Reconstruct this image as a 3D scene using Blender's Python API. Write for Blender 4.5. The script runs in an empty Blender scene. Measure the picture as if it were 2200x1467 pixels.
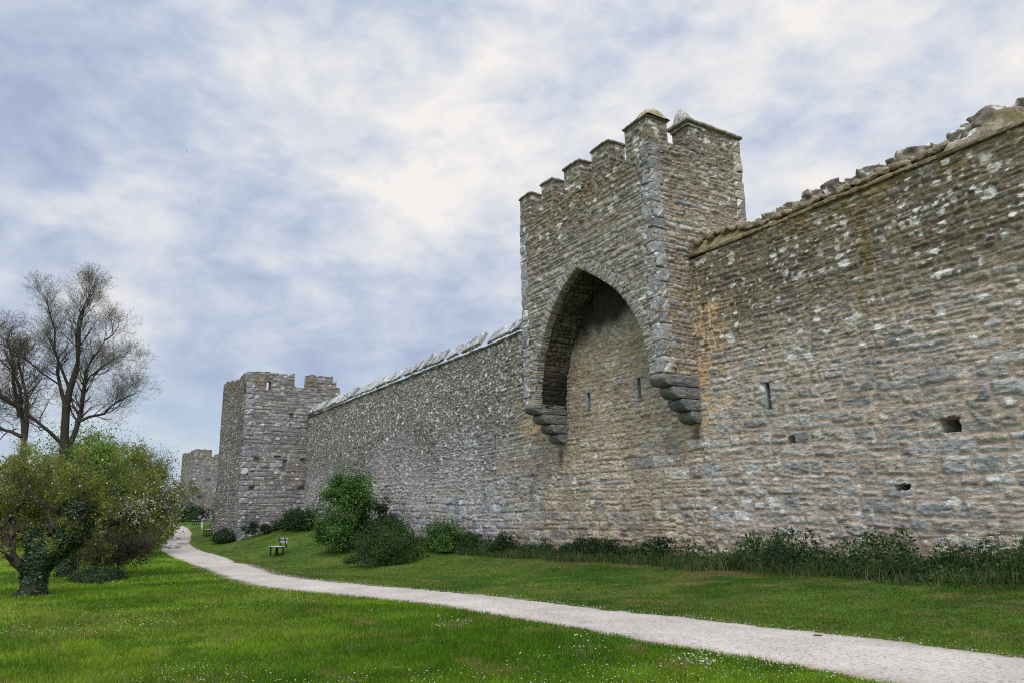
import bpy, math, random
import numpy as np
R_ = math.radians
sc = bpy.context.scene

# ------------------------------------------------------------------ camera, sky, sun, exposure
cam_d = bpy.data.cameras.new("camera"); cam = bpy.data.objects.new("camera", cam_d)
sc.collection.objects.link(cam); sc.camera = cam
cam_d.sensor_width = 36.0; cam_d.lens = 1590.0 / 2200 * 36.0
cam_d.clip_start = 0.1; cam_d.clip_end = 3000
from mathutils import Matrix, Vector
PITCH = R_(13.17); ROLL = R_(1.0)
fw = Vector((0, math.cos(PITCH), math.sin(PITCH)))
r0 = Vector((1, 0, 0)); u0 = r0.cross(fw)
rt = r0 * math.cos(ROLL) - u0 * math.sin(ROLL); up = rt.cross(fw)
M = Matrix.Identity(4)
for i in range(3):
    M[i][0] = rt[i]; M[i][1] = up[i]; M[i][2] = -fw[i]
M[2][3] = 1.6
cam.matrix_world = M

sc.view_settings.view_transform = 'Standard'; sc.view_settings.look = 'None'
sc.view_settings.gamma = 1.0; sc.view_settings.use_curve_mapping = False
sc.view_settings.exposure = 0.9
sc.cycles.use_denoising = False; sc.cycles.use_adaptive_sampling = False; sc.cycles.filter_width = 1.1; sc.cycles.sample_clamp_indirect = 4.0
sc.cycles.max_bounces = 6; sc.cycles.diffuse_bounces = 3; sc.cycles.transmission_bounces = 4
sc.cycles.transparent_max_bounces = 4

SUN_EL = R_(52); SUN_AZ = R_(183)           # azimuth clockwise from +Y (behind the camera, to the right)
sun_d = bpy.data.lights.new("sun", 'SUN'); sun_d.energy = .9; sun_d.angle = R_(30); sun_d.color = (1, .95, .88)
sun = bpy.data.objects.new("sun", sun_d); sc.collection.objects.link(sun)
sv = Vector((math.sin(SUN_AZ) * math.cos(SUN_EL), math.cos(SUN_AZ) * math.cos(SUN_EL), math.sin(SUN_EL)))
sun.rotation_euler = (-sv).to_track_quat('-Z', 'Y').to_euler()

def build_world():
    w = bpy.data.worlds.new("World"); sc.world = w; w.use_nodes = True
    nt = w.node_tree; N = nt.nodes; L = nt.links; N.clear()
    out = N.new('ShaderNodeOutputWorld'); bg = N.new('ShaderNodeBackground')
    L.new(bg.outputs[0], out.inputs[0])
    sky = N.new('ShaderNodeTexSky'); sky.sky_type = 'NISHITA'; sky.sun_disc = False
    sky.sun_elevation = SUN_EL; sky.sun_rotation = SUN_AZ; sky.air_density = 1.0; sky.dust_density = 1.5
    tc = N.new('ShaderNodeTexCoord')
    nrm = N.new('ShaderNodeVectorMath'); nrm.operation = 'NORMALIZE'; L.new(tc.outputs['Generated'], nrm.inputs[0])
    sep = N.new('ShaderNodeSeparateXYZ'); L.new(nrm.outputs[0], sep.inputs[0])
    def math_(op, a, b=None, c=None, clamp=False):
        n = N.new('ShaderNodeMath'); n.operation = op; n.use_clamp = clamp
        for i, v in enumerate((a, b, c)):
            if v is None: continue
            if isinstance(v, (int, float)): n.inputs[i].default_value = v
            else: L.new(v, n.inputs[i])
        return n.outputs[0]
    # the cloud layer as a plane overhead: direction / (height + a little)
    h = math_('ADD', math_('MAXIMUM', sep.outputs[2], 0.0), 0.26)
    comb = N.new('ShaderNodeCombineXYZ')
    L.new(math_('DIVIDE', sep.outputs[0], h), comb.inputs[0])
    L.new(math_('DIVIDE', sep.outputs[1], h), comb.inputs[1])
    def noise(scale, detail, rough, dist, off, vec=None, sx=1.0, rot=0.0):
        mp = N.new('ShaderNodeMapping'); mp.inputs['Location'].default_value = off
        mp.inputs['Rotation'].default_value = (0, 0, rot); mp.inputs['Scale'].default_value = (sx, 1, 1)
        L.new(vec or comb.outputs[0], mp.inputs[0])
        n = N.new('ShaderNodeTexNoise'); n.inputs['Scale'].default_value = scale; n.inputs['Detail'].default_value = detail
        n.inputs['Roughness'].default_value = rough; n.inputs['Distortion'].default_value = dist
        L.new(mp.outputs[0], n.inputs['Vector']); return n.outputs[0]
    dmap = N.new('ShaderNodeMapping'); dmap.inputs['Rotation'].default_value = (R_(8), R_(24), R_(12)); dmap.inputs['Scale'].default_value = (1.0, 1.0, 1.75)
    L.new(nrm.outputs[0], dmap.inputs[0]); dv = dmap.outputs[0]
    n1 = noise(3.4, 4, .5, .2, (3.1, 1.7, 2.0), vec=dv)
    n2 = noise(9.0, 7, .55, .25, (8.3, 2.2, 1.0), vec=dv)
    n4 = noise(26, 5, .6, .2, (2.3, 5.2, 3.0), vec=dv)
    n3 = noise(2.0, 4, .5, .2, (1.3, 7.7, 4), sx=.7, rot=R_(35))
    # brighter and darker parts of the overcast, as directions in the sky
    lobes = [((-.157, .913, .376), 6, .26), ((-.106, .895, .433), 5, .18), ((-.025, .873, .486), 7, .22), ((.065, .828, .557), 9, .22),
             ((.150, .800, .581), 10, .2), ((.335, .764, .551), 11, .2), ((.445, .719, .534), 9, .16), ((-.470, .801, .371), 8, .30),
             ((-.516, .801, .303), 7, .2), ((-.353, .779, .519), 8, .15), ((-.058, .912, .407), 9, .15), ((.505, .77, .39), 12, .2),
             ((.40, .83, .40), 12, .18), ((-.031, .962, .273), 11, .12), ((-.29, .86, .42), 10, .05),
             ((-.55, .745, .42), 10, -.32), ((-.46, .72, .53), 9, -.26), ((.432, .757, .489), 9, -.30), ((.505, .74, .44), 9, -.12),
             ((-.243, .93, .274), 11, -.16), ((-.20, .93, .33), 7, -.06), ((.03, .86, .51), 7, -.10), ((-.30, .80, .52), 9, -.10),
             ((.12, .87, .47), 8, -.12), ((-.33, .88, .34), 8, -.12)]
    acc = None
    for d, rad, wt in lobes:
        v = Vector(d).normalized()
        dp = N.new('ShaderNodeVectorMath'); dp.operation = 'DOT_PRODUCT'; L.new(nrm.outputs[0], dp.inputs[0]); dp.inputs[1].default_value = v
        # gaussian: exp((cos-1)*k)
        k = 1.0 / (1 - math.cos(R_(rad)))
        g = math_('EXPONENT', math_('MULTIPLY', math_('SUBTRACT', dp.outputs['Value'], 1.0), k))
        g = math_('MULTIPLY', g, wt)
        acc = g if acc is None else math_('ADD', acc, g)
    t = math_('ADD', math_('MULTIPLY', math_('SUBTRACT', n1, .5), 1.15), math_('MULTIPLY', math_('SUBTRACT', n2, .5), 1.5))
    t = math_('ADD', t, math_('MULTIPLY', math_('SUBTRACT', n4, .5), .45))
    t = math_('ADD', t, math_('MULTIPLY', acc, .85)); t = math_('ADD', t, .505, clamp=True)
    cr = N.new('ShaderNodeValToRGB'); L.new(t, cr.inputs[0])
    e = cr.color_ramp.elements
    e[0].position = 0.02; e[0].color = (.385, .45, .62, 1); e[1].position = 1.0; e[1].color = (.90, .87, .85, 1)
    for p, c in ((.28, (.475, .545, .70, 1)), (.50, (.59, .645, .755, 1)), (.72, (.73, .75, .80, 1))):
        x = e.new(p); x.color = c
    # clear pale blue low over the horizon
    skm = N.new('ShaderNodeMix'); skm.data_type = 'RGBA'; skm.blend_type = 'MULTIPLY'; skm.inputs[0].default_value = 1
    L.new(sky.outputs[0], skm.inputs[6]); skm.inputs[7].default_value = (.095, .10, .105, 1)
    low = N.new('ShaderNodeMapRange'); low.interpolation_type = 'SMOOTHSTEP'
    low.inputs['From Min'].default_value = .24; low.inputs['From Max'].default_value = .08
    low.inputs['To Min'].default_value = 0; low.inputs['To Max'].default_value = .75; L.new(sep.outputs[2], low.inputs[0])
    blue = N.new('ShaderNodeMix'); blue.data_type = 'RGBA'; blue.inputs[0].default_value = .55
    blue.inputs[6].default_value = (.43, .60, .83, 1); L.new(skm.outputs[2], blue.inputs[7])
    mx = N.new('ShaderNodeMix'); mx.data_type = 'RGBA'
    hm = math_('MULTIPLY', low.outputs[0], math_('SUBTRACT', 1.25, n3, clamp=True))
    L.new(hm, mx.inputs[0]); L.new(cr.outputs[0], mx.inputs[6]); L.new(blue.outputs[2], mx.inputs[7])
    # an overcast sky is brightest overhead
    zen = N.new('ShaderNodeMapRange'); zen.interpolation_type = 'SMOOTHSTEP'
    zen.inputs['From Min'].default_value = .63; zen.inputs['From Max'].default_value = .92
    zen.inputs['To Min'].default_value = 1.0; zen.inputs['To Max'].default_value = 2.7; L.new(sep.outputs[2], zen.inputs[0])
    back = N.new('ShaderNodeMapRange'); back.interpolation_type = 'SMOOTHSTEP'      # and towards the veiled sun behind the camera
    back.inputs['From Min'].default_value = .15; back.inputs['From Max'].default_value = -.7
    back.inputs['To Min'].default_value = 1.0; back.inputs['To Max'].default_value = 1.6; L.new(sep.outputs[1], back.inputs[0])
    st = math_('MULTIPLY', math_('MULTIPLY', zen.outputs[0], back.outputs[0]), SKY_K)
    L.new(mx.outputs[2], bg.inputs[0]); L.new(st, bg.inputs[1])
    w.cycles.sampling_method = 'MANUAL'; w.cycles.sample_map_resolution = 512
SKY_K = .54
build_world()

# ------------------------------------------------------------------ numpy helpers
def hsh(a, b, seed):
    a = np.asarray(a).astype(np.int64).astype(np.uint64); b = np.asarray(b).astype(np.int64).astype(np.uint64)
    x = (a * np.uint64(0x9E3779B97F4A7C15)) ^ (b * np.uint64(0xC2B2AE3D27D4EB4F)) ^ np.uint64((seed * 2654435761 + 12345) & 0xFFFFFFFFFFFF)
    x ^= x >> np.uint64(31); x = x * np.uint64(0xBF58476D1CE4E5B9); x ^= x >> np.uint64(29)
    x = x * np.uint64(0x94D049BB133111EB); x ^= x >> np.uint64(32)
    return (x & np.uint64(0xFFFFFF)).astype(np.float64) / float(0x1000000)
def vn(x, y, seed=0):
    xi = np.floor(x); yi = np.floor(y); fx = x - xi; fy = y - yi
    fx = fx * fx * (3 - 2 * fx); fy = fy * fy * (3 - 2 * fy)
    a = hsh(xi, yi, seed); b = hsh(xi + 1, yi, seed); c = hsh(xi, yi + 1, seed); d = hsh(xi + 1, yi + 1, seed)
    return (a * (1 - fx) + b * fx) * (1 - fy) + (c * (1 - fx) + d * fx) * fy
def fbm(x, y, seed=0, o=4, rough=.5):
    r = 0; amp = 1; tot = 0
    for i in range(o):
        r = r + amp * vn(x * 2 ** i + 17.3 * i, y * 2 ** i - 9.1 * i, seed + i * 7); tot += amp; amp *= rough
    return r / tot
def sm(a, b, x):
    t = np.clip((x - a) / (b - a), 0, 1); return t * t * (3 - 2 * t)
def mixc(a, b, t):
    a = np.asarray(a, float); b = np.asarray(b, float); t = np.asarray(t)[..., None]
    return a * (1 - t) + b * t

class MB:
    """collects vertices, faces (3 or 4 corners) and a colour per vertex"""
    def __init__(s): s.V = []; s.F3 = []; s.F4 = []; s.C = []; s.n = 0
    def add(s, V, F, C=None):
        V = np.asarray(V, float).reshape(-1, 3); F = np.asarray(F, np.int64)
        if len(V) == 0: return
        (s.F4 if F.shape[1] == 4 else s.F3).append(F + s.n)
        C = np.ones((len(V), 3)) * .5 if C is None else np.broadcast_to(np.asarray(C, float), (len(V), 3))
        s.V.append(V); s.C.append(C); s.n += len(V)
    def build(s, name, mat, parent=None, loc=None, smooth=False, local=False):
        V = np.concatenate(s.V); C = np.concatenate(s.C)
        if parent is not None: off = np.zeros(3) if local else np.array(parent.location)
        else: off = np.zeros(3) if loc is None else np.array(loc, float)
        V = V - off
        f3 = np.concatenate(s.F3) if s.F3 else np.zeros((0, 3), np.int64)
        f4 = np.concatenate(s.F4) if s.F4 else np.zeros((0, 4), np.int64)
        me = bpy.data.meshes.new(name)
        me.vertices.add(len(V)); me.vertices.foreach_set('co', V.astype(np.float32).ravel())
        nl = f3.size + f4.size; me.loops.add(nl)
        me.loops.foreach_set('vertex_index', np.concatenate([f3.ravel(), f4.ravel()]).astype(np.int32))
        st = np.concatenate([np.arange(len(f3)) * 3, f3.size + np.arange(len(f4)) * 4]).astype(np.int32)
        me.polygons.add(len(st)); me.polygons.foreach_set('loop_start', st)
        me.update(calc_edges=True)
        at = me.color_attributes.new('albedo', 'FLOAT_COLOR', 'POINT')
        at.data.foreach_set('color', np.concatenate([C, np.ones((len(C), 1))], 1).astype(np.float32).ravel())
        if smooth: me.polygons.foreach_set('use_smooth', np.ones(len(st), bool))
        me.materials.append(mat)
        o = bpy.data.objects.new(name, me); sc.collection.objects.link(o)
        if parent is not None: o.parent = parent
        else: o.location = off
        return o
def tag(o, label=None, cat=None, group=None, kind=None):
    if label: o['label'] = label
    if cat: o['category'] = cat
    if group: o['group'] = group
    if kind: o['kind'] = kind
    return o
def thing(name, loc, label, cat, group=None, rz=0):
    o = bpy.data.objects.new(name, None); sc.collection.objects.link(o); o.empty_display_size = .3
    o.location = loc; o.rotation_euler = (0, 0, rz)
    return tag(o, label, cat, group)

# ------------------------------------------------------------------ materials
def mat_(name): 
    m = bpy.data.materials.new(name); m.use_nodes = True
    nt = m.node_tree; return m, nt, nt.nodes, nt.links, nt.nodes['Principled BSDF']
def stone_mat(name, strata=.55, bump=.8, fine=34.0, spread=.42):
    m, nt, N, L, p = mat_(name)
    at = N.new('ShaderNodeAttribute'); at.attribute_name = 'albedo'
    geo = N.new('ShaderNodeNewGeometry')
    mp = N.new('ShaderNodeMapping'); mp.inputs['Scale'].default_value = (5, 5, 5 + 27 * strata); L.new(geo.outputs['Position'], mp.inputs[0])
    n1 = N.new('ShaderNodeTexNoise'); n1.inputs['Scale'].default_value = 1.0; n1.inputs['Detail'].default_value = 5; n1.inputs['Roughness'].default_value = .6
    n1.inputs['Distortion'].default_value = .4; L.new(mp.outputs[0], n1.inputs['Vector'])
    n2 = N.new('ShaderNodeTexNoise'); n2.inputs['Scale'].default_value = fine; n2.inputs['Detail'].default_value = 4; L.new(geo.outputs['Position'], n2.inputs['Vector'])
    mr = N.new('ShaderNodeMapRange'); mr.inputs['From Min'].default_value = .3; mr.inputs['From Max'].default_value = .7
    mr.inputs['To Min'].default_value = 1 - spread; mr.inputs['To Max'].default_value = 1 + spread; L.new(n1.outputs[0], mr.inputs[0])
    mr2 = N.new('ShaderNodeMapRange'); mr2.inputs['From Min'].default_value = .3; mr2.inputs['From Max'].default_value = .7
    mr2.inputs['To Min'].default_value = 1 - spread * .6; mr2.inputs['To Max'].default_value = 1 + spread * .6; L.new(n2.outputs[0], mr2.inputs[0])
    mu = N.new('ShaderNodeMath'); mu.operation = 'MULTIPLY'; L.new(mr.outputs[0], mu.inputs[0]); L.new(mr2.outputs[0], mu.inputs[1])
    vm = N.new('ShaderNodeVectorMath'); vm.operation = 'SCALE'; L.new(at.outputs['Color'], vm.inputs[0]); L.new(mu.outputs[0], vm.inputs['Scale'])
    L.new(vm.outputs[0], p.inputs['Base Color'])
    ad = N.new('ShaderNodeMath'); ad.operation = 'MULTIPLY_ADD'; L.new(n2.outputs[0], ad.inputs[0]); ad.inputs[1].default_value = .5; L.new(n1.outputs[0], ad.inputs[2])
    bp = N.new('ShaderNodeBump'); bp.inputs['Strength'].default_value = bump; bp.inputs['Distance'].default_value = .03; L.new(ad.outputs[0], bp.inputs['Height'])
    L.new(bp.outputs[0], p.inputs['Normal']); p.inputs['Roughness'].default_value = .92; p.inputs['Specular IOR Level'].default_value = .25
    return m
def leaf_mat(name, trans=.35, rough=.55, spec=.3):
    m, nt, N, L, p = mat_(name)
    at = N.new('ShaderNodeAttribute'); at.attribute_name = 'albedo'
    L.new(at.outputs['Color'], p.inputs['Base Color']); p.inputs['Roughness'].default_value = rough; p.inputs['Specular IOR Level'].default_value = spec
    tr = N.new('ShaderNodeBsdfTranslucent'); L.new(at.outputs['Color'], tr.inputs[0])
    mx = N.new('ShaderNodeMixShader'); mx.inputs[0].default_value = trans
    L.new(p.outputs[0], mx.inputs[1]); L.new(tr.outputs[0], mx.inputs[2])
    L.new(mx.outputs[0], N['Material Output'].inputs[0]); return m
def plain_mat(name, rough=.8, noise=.3, scale=12.0, bump=.3, spec=.3):
    m, nt, N, L, p = mat_(name)
    at = N.new('ShaderNodeAttribute'); at.attribute_name = 'albedo'; geo = N.new('ShaderNodeNewGeometry')
    n1 = N.new('ShaderNodeTexNoise'); n1.inputs['Scale'].default_value = scale; n1.inputs['Detail'].default_value = 6; L.new(geo.outputs['Position'], n1.inputs['Vector'])
    mr = N.new('ShaderNodeMapRange'); mr.inputs['From Min'].default_value = .3; mr.inputs['From Max'].default_value = .7
    mr.inputs['To Min'].default_value = 1 - noise; mr.inputs['To Max'].default_value = 1 + noise; L.new(n1.outputs[0], mr.inputs[0])
    vm = N.new('ShaderNodeVectorMath'); vm.operation = 'SCALE'; L.new(at.outputs['Color'], vm.inputs[0]); L.new(mr.outputs[0], vm.inputs['Scale'])
    L.new(vm.outputs[0], p.inputs['Base Color']); p.inputs['Roughness'].default_value = rough; p.inputs['Specular IOR Level'].default_value = spec
    if bump:
        bp = N.new('ShaderNodeBump'); bp.inputs['Strength'].default_value = bump; bp.inputs['Distance'].default_value = .02; L.new(n1.outputs[0], bp.inputs['Height']); L.new(bp.outputs[0], p.inputs['Normal'])
    return m
M_STONE = stone_mat('limestone_masonry'); M_BLOCK = stone_mat('dressed_limestone', strata=.35, bump=.6); M_ROUGH = stone_mat('weathered_coping', strata=.1, bump=.9, fine=14)
M_LEAF = leaf_mat('leaves'); M_GRASS = leaf_mat('grass_blades', .35, .7, .08); M_IVY = leaf_mat('ivy_leaves', .12, .4, .4); M_PETAL = leaf_mat('petals', .3, .7, .2)
M_BARK = plain_mat('bark', .95, .35, 25, .5, .12); M_WOOD = plain_mat('weathered_wood', .75, .2, 30, .2); M_METAL = plain_mat('painted_metal', .5, .1, 40, 0)
M_FEATHER = plain_mat('feathers', .8, .1, 40, 0)

# ------------------------------------------------------------------ wall coordinates: s along the wall (away from us), n out of its face, z up
U = np.array([-.52991926, .8480481, 0]); NN = np.array([-.8480481, -.52991926, 0]); ZZ = np.array([0, 0, 1.0]); DW = 16.1
ORG = -DW * NN
def W(s, n, z): return ORG + s * U + n * NN + np.array([0, 0, z])
def WA(s, n, z):
    s, n, z = np.broadcast_arrays(np.asarray(s, float), np.asarray(n, float), np.asarray(z, float))
    return ORG + s[..., None] * U + n[..., None] * NN + z[..., None] * ZZ
def to_sn(x, y): return x * U[0] + y * U[1], DW + x * NN[0] + y * NN[1]
SP = [-60, 0, 7, 20, 33, 43, 54, 70, 120, 300]; ZP = [0.1, 0.05, 0, -.15, -.5, -.62, -.15, .35, 1.0, 1.3]
SB = [-60, 7, 25, 35, 45, 54, 80, 300]; ZB = [.35, .3, .1, .25, .6, 1.15, 1.4, 1.6]
def terr_sn(s, n):
    s = np.asarray(s, float); n = np.asarray(n, float)
    zp = np.interp(s, SP, ZP); zb = np.interp(s, SB, ZB)
    return zb + (zp - zb) * sm(.3, 6.5, n) + .05 * (fbm(s * .45, n * .45, 91, 2) - .5)
def terr(x, y):
    s, n = to_sn(np.asarray(x, float), np.asarray(y, float)); return terr_sn(s, n)
PS = [-14, -5, 4.4, 6, 8, 10, 12, 16, 19.2, 24, 29, 34.5, 40, 46.7, 51.2, 55.1, 63, 71, 80, 90, 105, 120, 140, 170]
PF = [7.4, 7.1, 7.05, 7.0, 7.25, 7.45, 7.6, 8.0, 8.6, 8.75, 8.4, 7.7, 7.1, 6.87, 7.1, 7.15, 6.14, 4.85, 3.8, 2.9, 2.4, 2.7, 4, 7]
PN = [9.6, 9.4, 9.4, 9.3, 9.4, 9.4, 9.45, 9.9, 10.7, 10.75, 10.3, 9.75, 9.4, 9.35, 9.5, 9.2, 7.95, 6.6, 5.4, 4.3, 3.6, 3.9, 5.2, 8.2]
def _smooth(xs, ys, x):      # Catmull-Rom through the points
    xs = np.array(xs, float); ys = np.array(ys, float); m = np.gradient(ys, xs)
    i = np.clip(np.searchsorted(xs, x) - 1, 0, len(xs) - 2); h = xs[i + 1] - xs[i]; t = np.clip((x - xs[i]) / h, 0, 1)
    return (2*t**3-3*t**2+1)*ys[i] + (t**3-2*t**2+t)*h*m[i] + (-2*t**3+3*t**2)*ys[i+1] + (t**3-t**2)*h*m[i+1]
def path_edges(s):
    s = np.asarray(s, float)
    a = _smooth(PS, PF, s) + .10 * (fbm(s * 1.3, s * 0, 5, 4) - .5) + .20 * (fbm(s * 4.5, s * 0, 15, 3) - .5) + .16 * (vn(s * .45, s * 0, 8) - .5)
    b = _smooth(PS, PN, s) + .10 * (fbm(s * 1.3, s * 0 + 9, 6, 4) - .5) + .20 * (fbm(s * 4.5, s * 0, 16, 3) - .5) + .16 * (vn(s * .4, s * 0, 9) - .5)
    return a, b

# ------------------------------------------------------------------ ground and path
def ground_mat():
    m, nt, N, L, p = mat_('lawn'); geo = N.new('ShaderNodeNewGeometry')
    at = N.new('ShaderNodeAttribute'); at.attribute_name = 'albedo'
    n = N.new('ShaderNodeTexNoise'); n.inputs['Scale'].default_value = 9; n.inputs['Detail'].default_value = 8; n.inputs['Roughness'].default_value = .7; L.new(geo.outputs['Position'], n.inputs['Vector'])
    mr = N.new('ShaderNodeMapRange'); mr.inputs['From Min'].default_value = .3; mr.inputs['From Max'].default_value = .7; mr.inputs['To Min'].default_value = .45; mr.inputs['To Max'].default_value = 1.5; L.new(n.outputs[0], mr.inputs[0])
    vm = N.new('ShaderNodeVectorMath'); vm.operation = 'SCALE'; L.new(at.outputs['Color'], vm.inputs[0]); L.new(mr.outputs[0], vm.inputs['Scale'])
    L.new(vm.outputs[0], p.inputs['Base Color']); p.inputs['Roughness'].default_value = .95; p.inputs['Specular IOR Level'].default_value = .1
    bp = N.new('ShaderNodeBump'); bp.inputs['Strength'].default_value = 1; bp.inputs['Distance'].default_value = .05; L.new(n.outputs[0], bp.inputs['Height']); L.new(bp.outputs[0], p.inputs['Normal'])
    return m
def lawn_color(s, n):
    """species and dryness of the turf: lush on the left of the path, thin and olive by the wall, bare soil patches"""
    pf = _smooth(PS, PF, np.clip(s, PS[0], PS[-1]))
    lush = sm(-1.2, 2.6, n - pf)
    a = fbm(s * .35, n * .35, 21, 4); b = fbm(s * 1.6, n * 1.6, 22, 3); d = fbm(s * .16, n * .3, 25, 3)
    g1 = mixc((.062, .150, .004), (.155, .265, .010), sm(.35, .65, a)); g1 = mixc(g1, (.20, .255, .022), sm(.52, .75, d) * .6); g1 = mixc(g1, (.05, .125, .006), sm(.58, .72, b) * .6)
    g2 = mixc((.045, .105, .006), (.085, .150, .012), sm(.35, .65, a)); g2 = mixc(g2, (.15, .15, .030), sm(.55, .75, b) * .5)
    c = mixc(g2, g1, lush) * np.array([1, 1, 1.6])
    c = c * (.55 + .9 * fbm(s * 3.2, n * 3.2, 29, 4, .6))[..., None]
    straw = sm(.60, .74, fbm(s * 2.1, n * 2.1, 30, 4, .6)); c = mixc(c, (.21, .19, .06), straw * .6)
    bare = sm(4.2, 1.6, n) * sm(.45, .65, fbm(s * .6, n * 1.5, 23, 3)) * sm(9, 13, s) * sm(26, 20, s)
    c = mixc(c, (.17, .105, .055), bare * .8)
    return c
def build_ground():
    def axis(a, b, st, lo, hi, g=1.35):
        m = list(np.arange(a, b + 1e-6, st)); d = st
        while m[-1] < hi: d *= g; m.append(m[-1] + d)
        d = st
        while m[0] > lo: d *= g; m.insert(0, m[0] - d)
        return np.array(m)
    ss = axis(-8, 90, .3, -900, 1200); ns = axis(-1, 22, .25, -900, 900)
    S, Nn = np.meshgrid(ss, ns, indexing='ij'); Z = terr_sn(S, Nn); V = WA(S, Nn, Z)
    C = lawn_color(S, Nn) * .75
    a, b = len(ss), len(ns); I = np.arange(a * b).reshape(a, b)
    F = np.stack([I[:-1, :-1], I[:-1, 1:], I[1:, 1:], I[1:, :-1]], -1).reshape(-1, 4)
    mb = MB(); mb.add(V.reshape(-1, 3), F, C.reshape(-1, 3)); o = mb.build('ground', ground_mat(), smooth=True); tag(o, kind='structure')
    # gravel path
    m, nt, N, L, p = mat_('crushed_limestone'); geo = N.new('ShaderNodeNewGeometry')
    v = N.new('ShaderNodeTexVoronoi'); v.inputs['Scale'].default_value = 34; L.new(geo.outputs['Position'], v.inputs['Vector'])
    n1 = N.new('ShaderNodeTexNoise'); n1.inputs['Scale'].default_value = .9; n1.inputs['Detail'].default_value = 6; L.new(geo.outputs['Position'], n1.inputs['Vector'])
    n2 = N.new('ShaderNodeTexNoise'); n2.inputs['Scale'].default_value = 60; n2.inputs['Detail'].default_value = 3; L.new(geo.outputs['Position'], n2.inputs['Vector'])
    cr = N.new('ShaderNodeValToRGB'); L.new(v.outputs['Color'], cr.inputs[0]); e = cr.color_ramp.elements
    e[0].color = (.24, .205, .17, 1); e[1].color = (.59, .535, .48, 1); e.new(.3).color = (.46, .41, .36, 1)
    mr = N.new('ShaderNodeMapRange'); mr.inputs['From Min'].default_value = .3; mr.inputs['From Max'].default_value = .7; mr.inputs['To Min'].default_value = .76; mr.inputs['To Max'].default_value = .97; L.new(n1.outputs[0], mr.inputs[0])
    vm = N.new('ShaderNodeVectorMath'); vm.operation = 'SCALE'; L.new(cr.outputs[0], vm.inputs[0]); L.new(mr.outputs[0], vm.inputs['Scale'])
    at = N.new('ShaderNodeAttribute'); at.attribute_name = 'albedo'; vq = N.new('ShaderNodeVectorMath'); vq.operation = 'MULTIPLY'; L.new(vm.outputs[0], vq.inputs[0]); L.new(at.outputs['Color'], vq.inputs[1]); L.new(vq.outputs[0], p.inputs['Base Color'])
    ad = N.new('ShaderNodeMath'); ad.operation = 'ADD'; L.new(v.outputs['Distance'], ad.inputs[0]); L.new(n2.outputs[0], ad.inputs[1])
    bp = N.new('ShaderNodeBump'); bp.inputs['Strength'].default_value = .45; bp.inputs['Distance'].default_value = .012; L.new(ad.outputs[0], bp.inputs['Height']); L.new(bp.outputs[0], p.inputs['Normal'])
    p.inputs['Roughness'].default_value = .95; p.inputs['Specular IOR Level'].default_value = .15
    ss = np.concatenate([np.arange(-14, 30, .05), np.arange(30, 90, .15), np.arange(90, 165, .5)]); fa, fb = path_edges(ss)
    k = np.linspace(0, 1, 31); Nn = fa[:, None] * (1 - k) + fb[:, None] * k; S = ss[:, None] + 0 * Nn
    crown = .035 * (1 - (2 * k - 1) ** 2) + .012
    Z = terr_sn(S, Nn) + crown; Z[:, 0] -= .03; Z[:, -1] -= .03
    I = np.arange(S.size).reshape(S.shape); F = np.stack([I[:-1, :-1], I[:-1, 1:], I[1:, 1:], I[1:, :-1]], -1).reshape(-1, 4)
    ed = np.minimum(k, 1 - k)[None, :] + .10 * (fbm(S * 1.1, Nn * 1.1, 131, 4) - .5); dirt = sm(.14, -.02, ed)[..., None]
    wear = (.80 + .34 * fbm(S * .5, Nn * 1.6, 132, 4))[..., None]
    C = (np.array([1, 1, 1.0]) * (1 - dirt) + np.array([.62, .56, .42]) * dirt) * wear
    mb = MB(); mb.add(WA(S, Nn, Z).reshape(-1, 3), F, C.reshape(-1, 3)); tag(mb.build('path', m, smooth=True), kind='structure')
    # puddles on the path
    m, nt, N, L, p = mat_('puddle_water'); p.inputs['Base Color'].default_value = (.3, .28, .26, 1); p.inputs['Roughness'].default_value = .06; p.inputs['Specular IOR Level'].default_value = .9
    for i, (s0, n0, ls, ln) in enumerate([(54.6, 8.5, 1.3, .45), (58.6, 7.35, 1.0, .38), (66.0, 6.75, 1.7, .30)]):
        th = np.linspace(0, 2 * math.pi, 48, endpoint=False); rr = 1 + .5 * (fbm(np.cos(th) * 1.5 + 9 * i, np.sin(th) * 1.5, 31, 3) - .5)
        s1 = s0 + ls * rr * np.cos(th); n1_ = n0 + ln * rr * np.sin(th)
        def pz(s_, n_):
            a_, b_ = path_edges(np.asarray(s_, float)); kk = np.clip((n_ - a_) / (b_ - a_), 0, 1); return terr_sn(s_, n_) + .035 * (1 - (2 * kk - 1) ** 2) + .018
        V = np.concatenate([[W(s0, n0, float(pz(s0, n0)))], WA(s1, n1_, pz(s1, n1_))])
        F = [(0, 1 + j, 1 + (j + 1) % 48) for j in range(48)]
        mb = MB(); mb.add(V, F); o = mb.build('puddle', m); tag(o, kind='structure')
build_ground()

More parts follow.
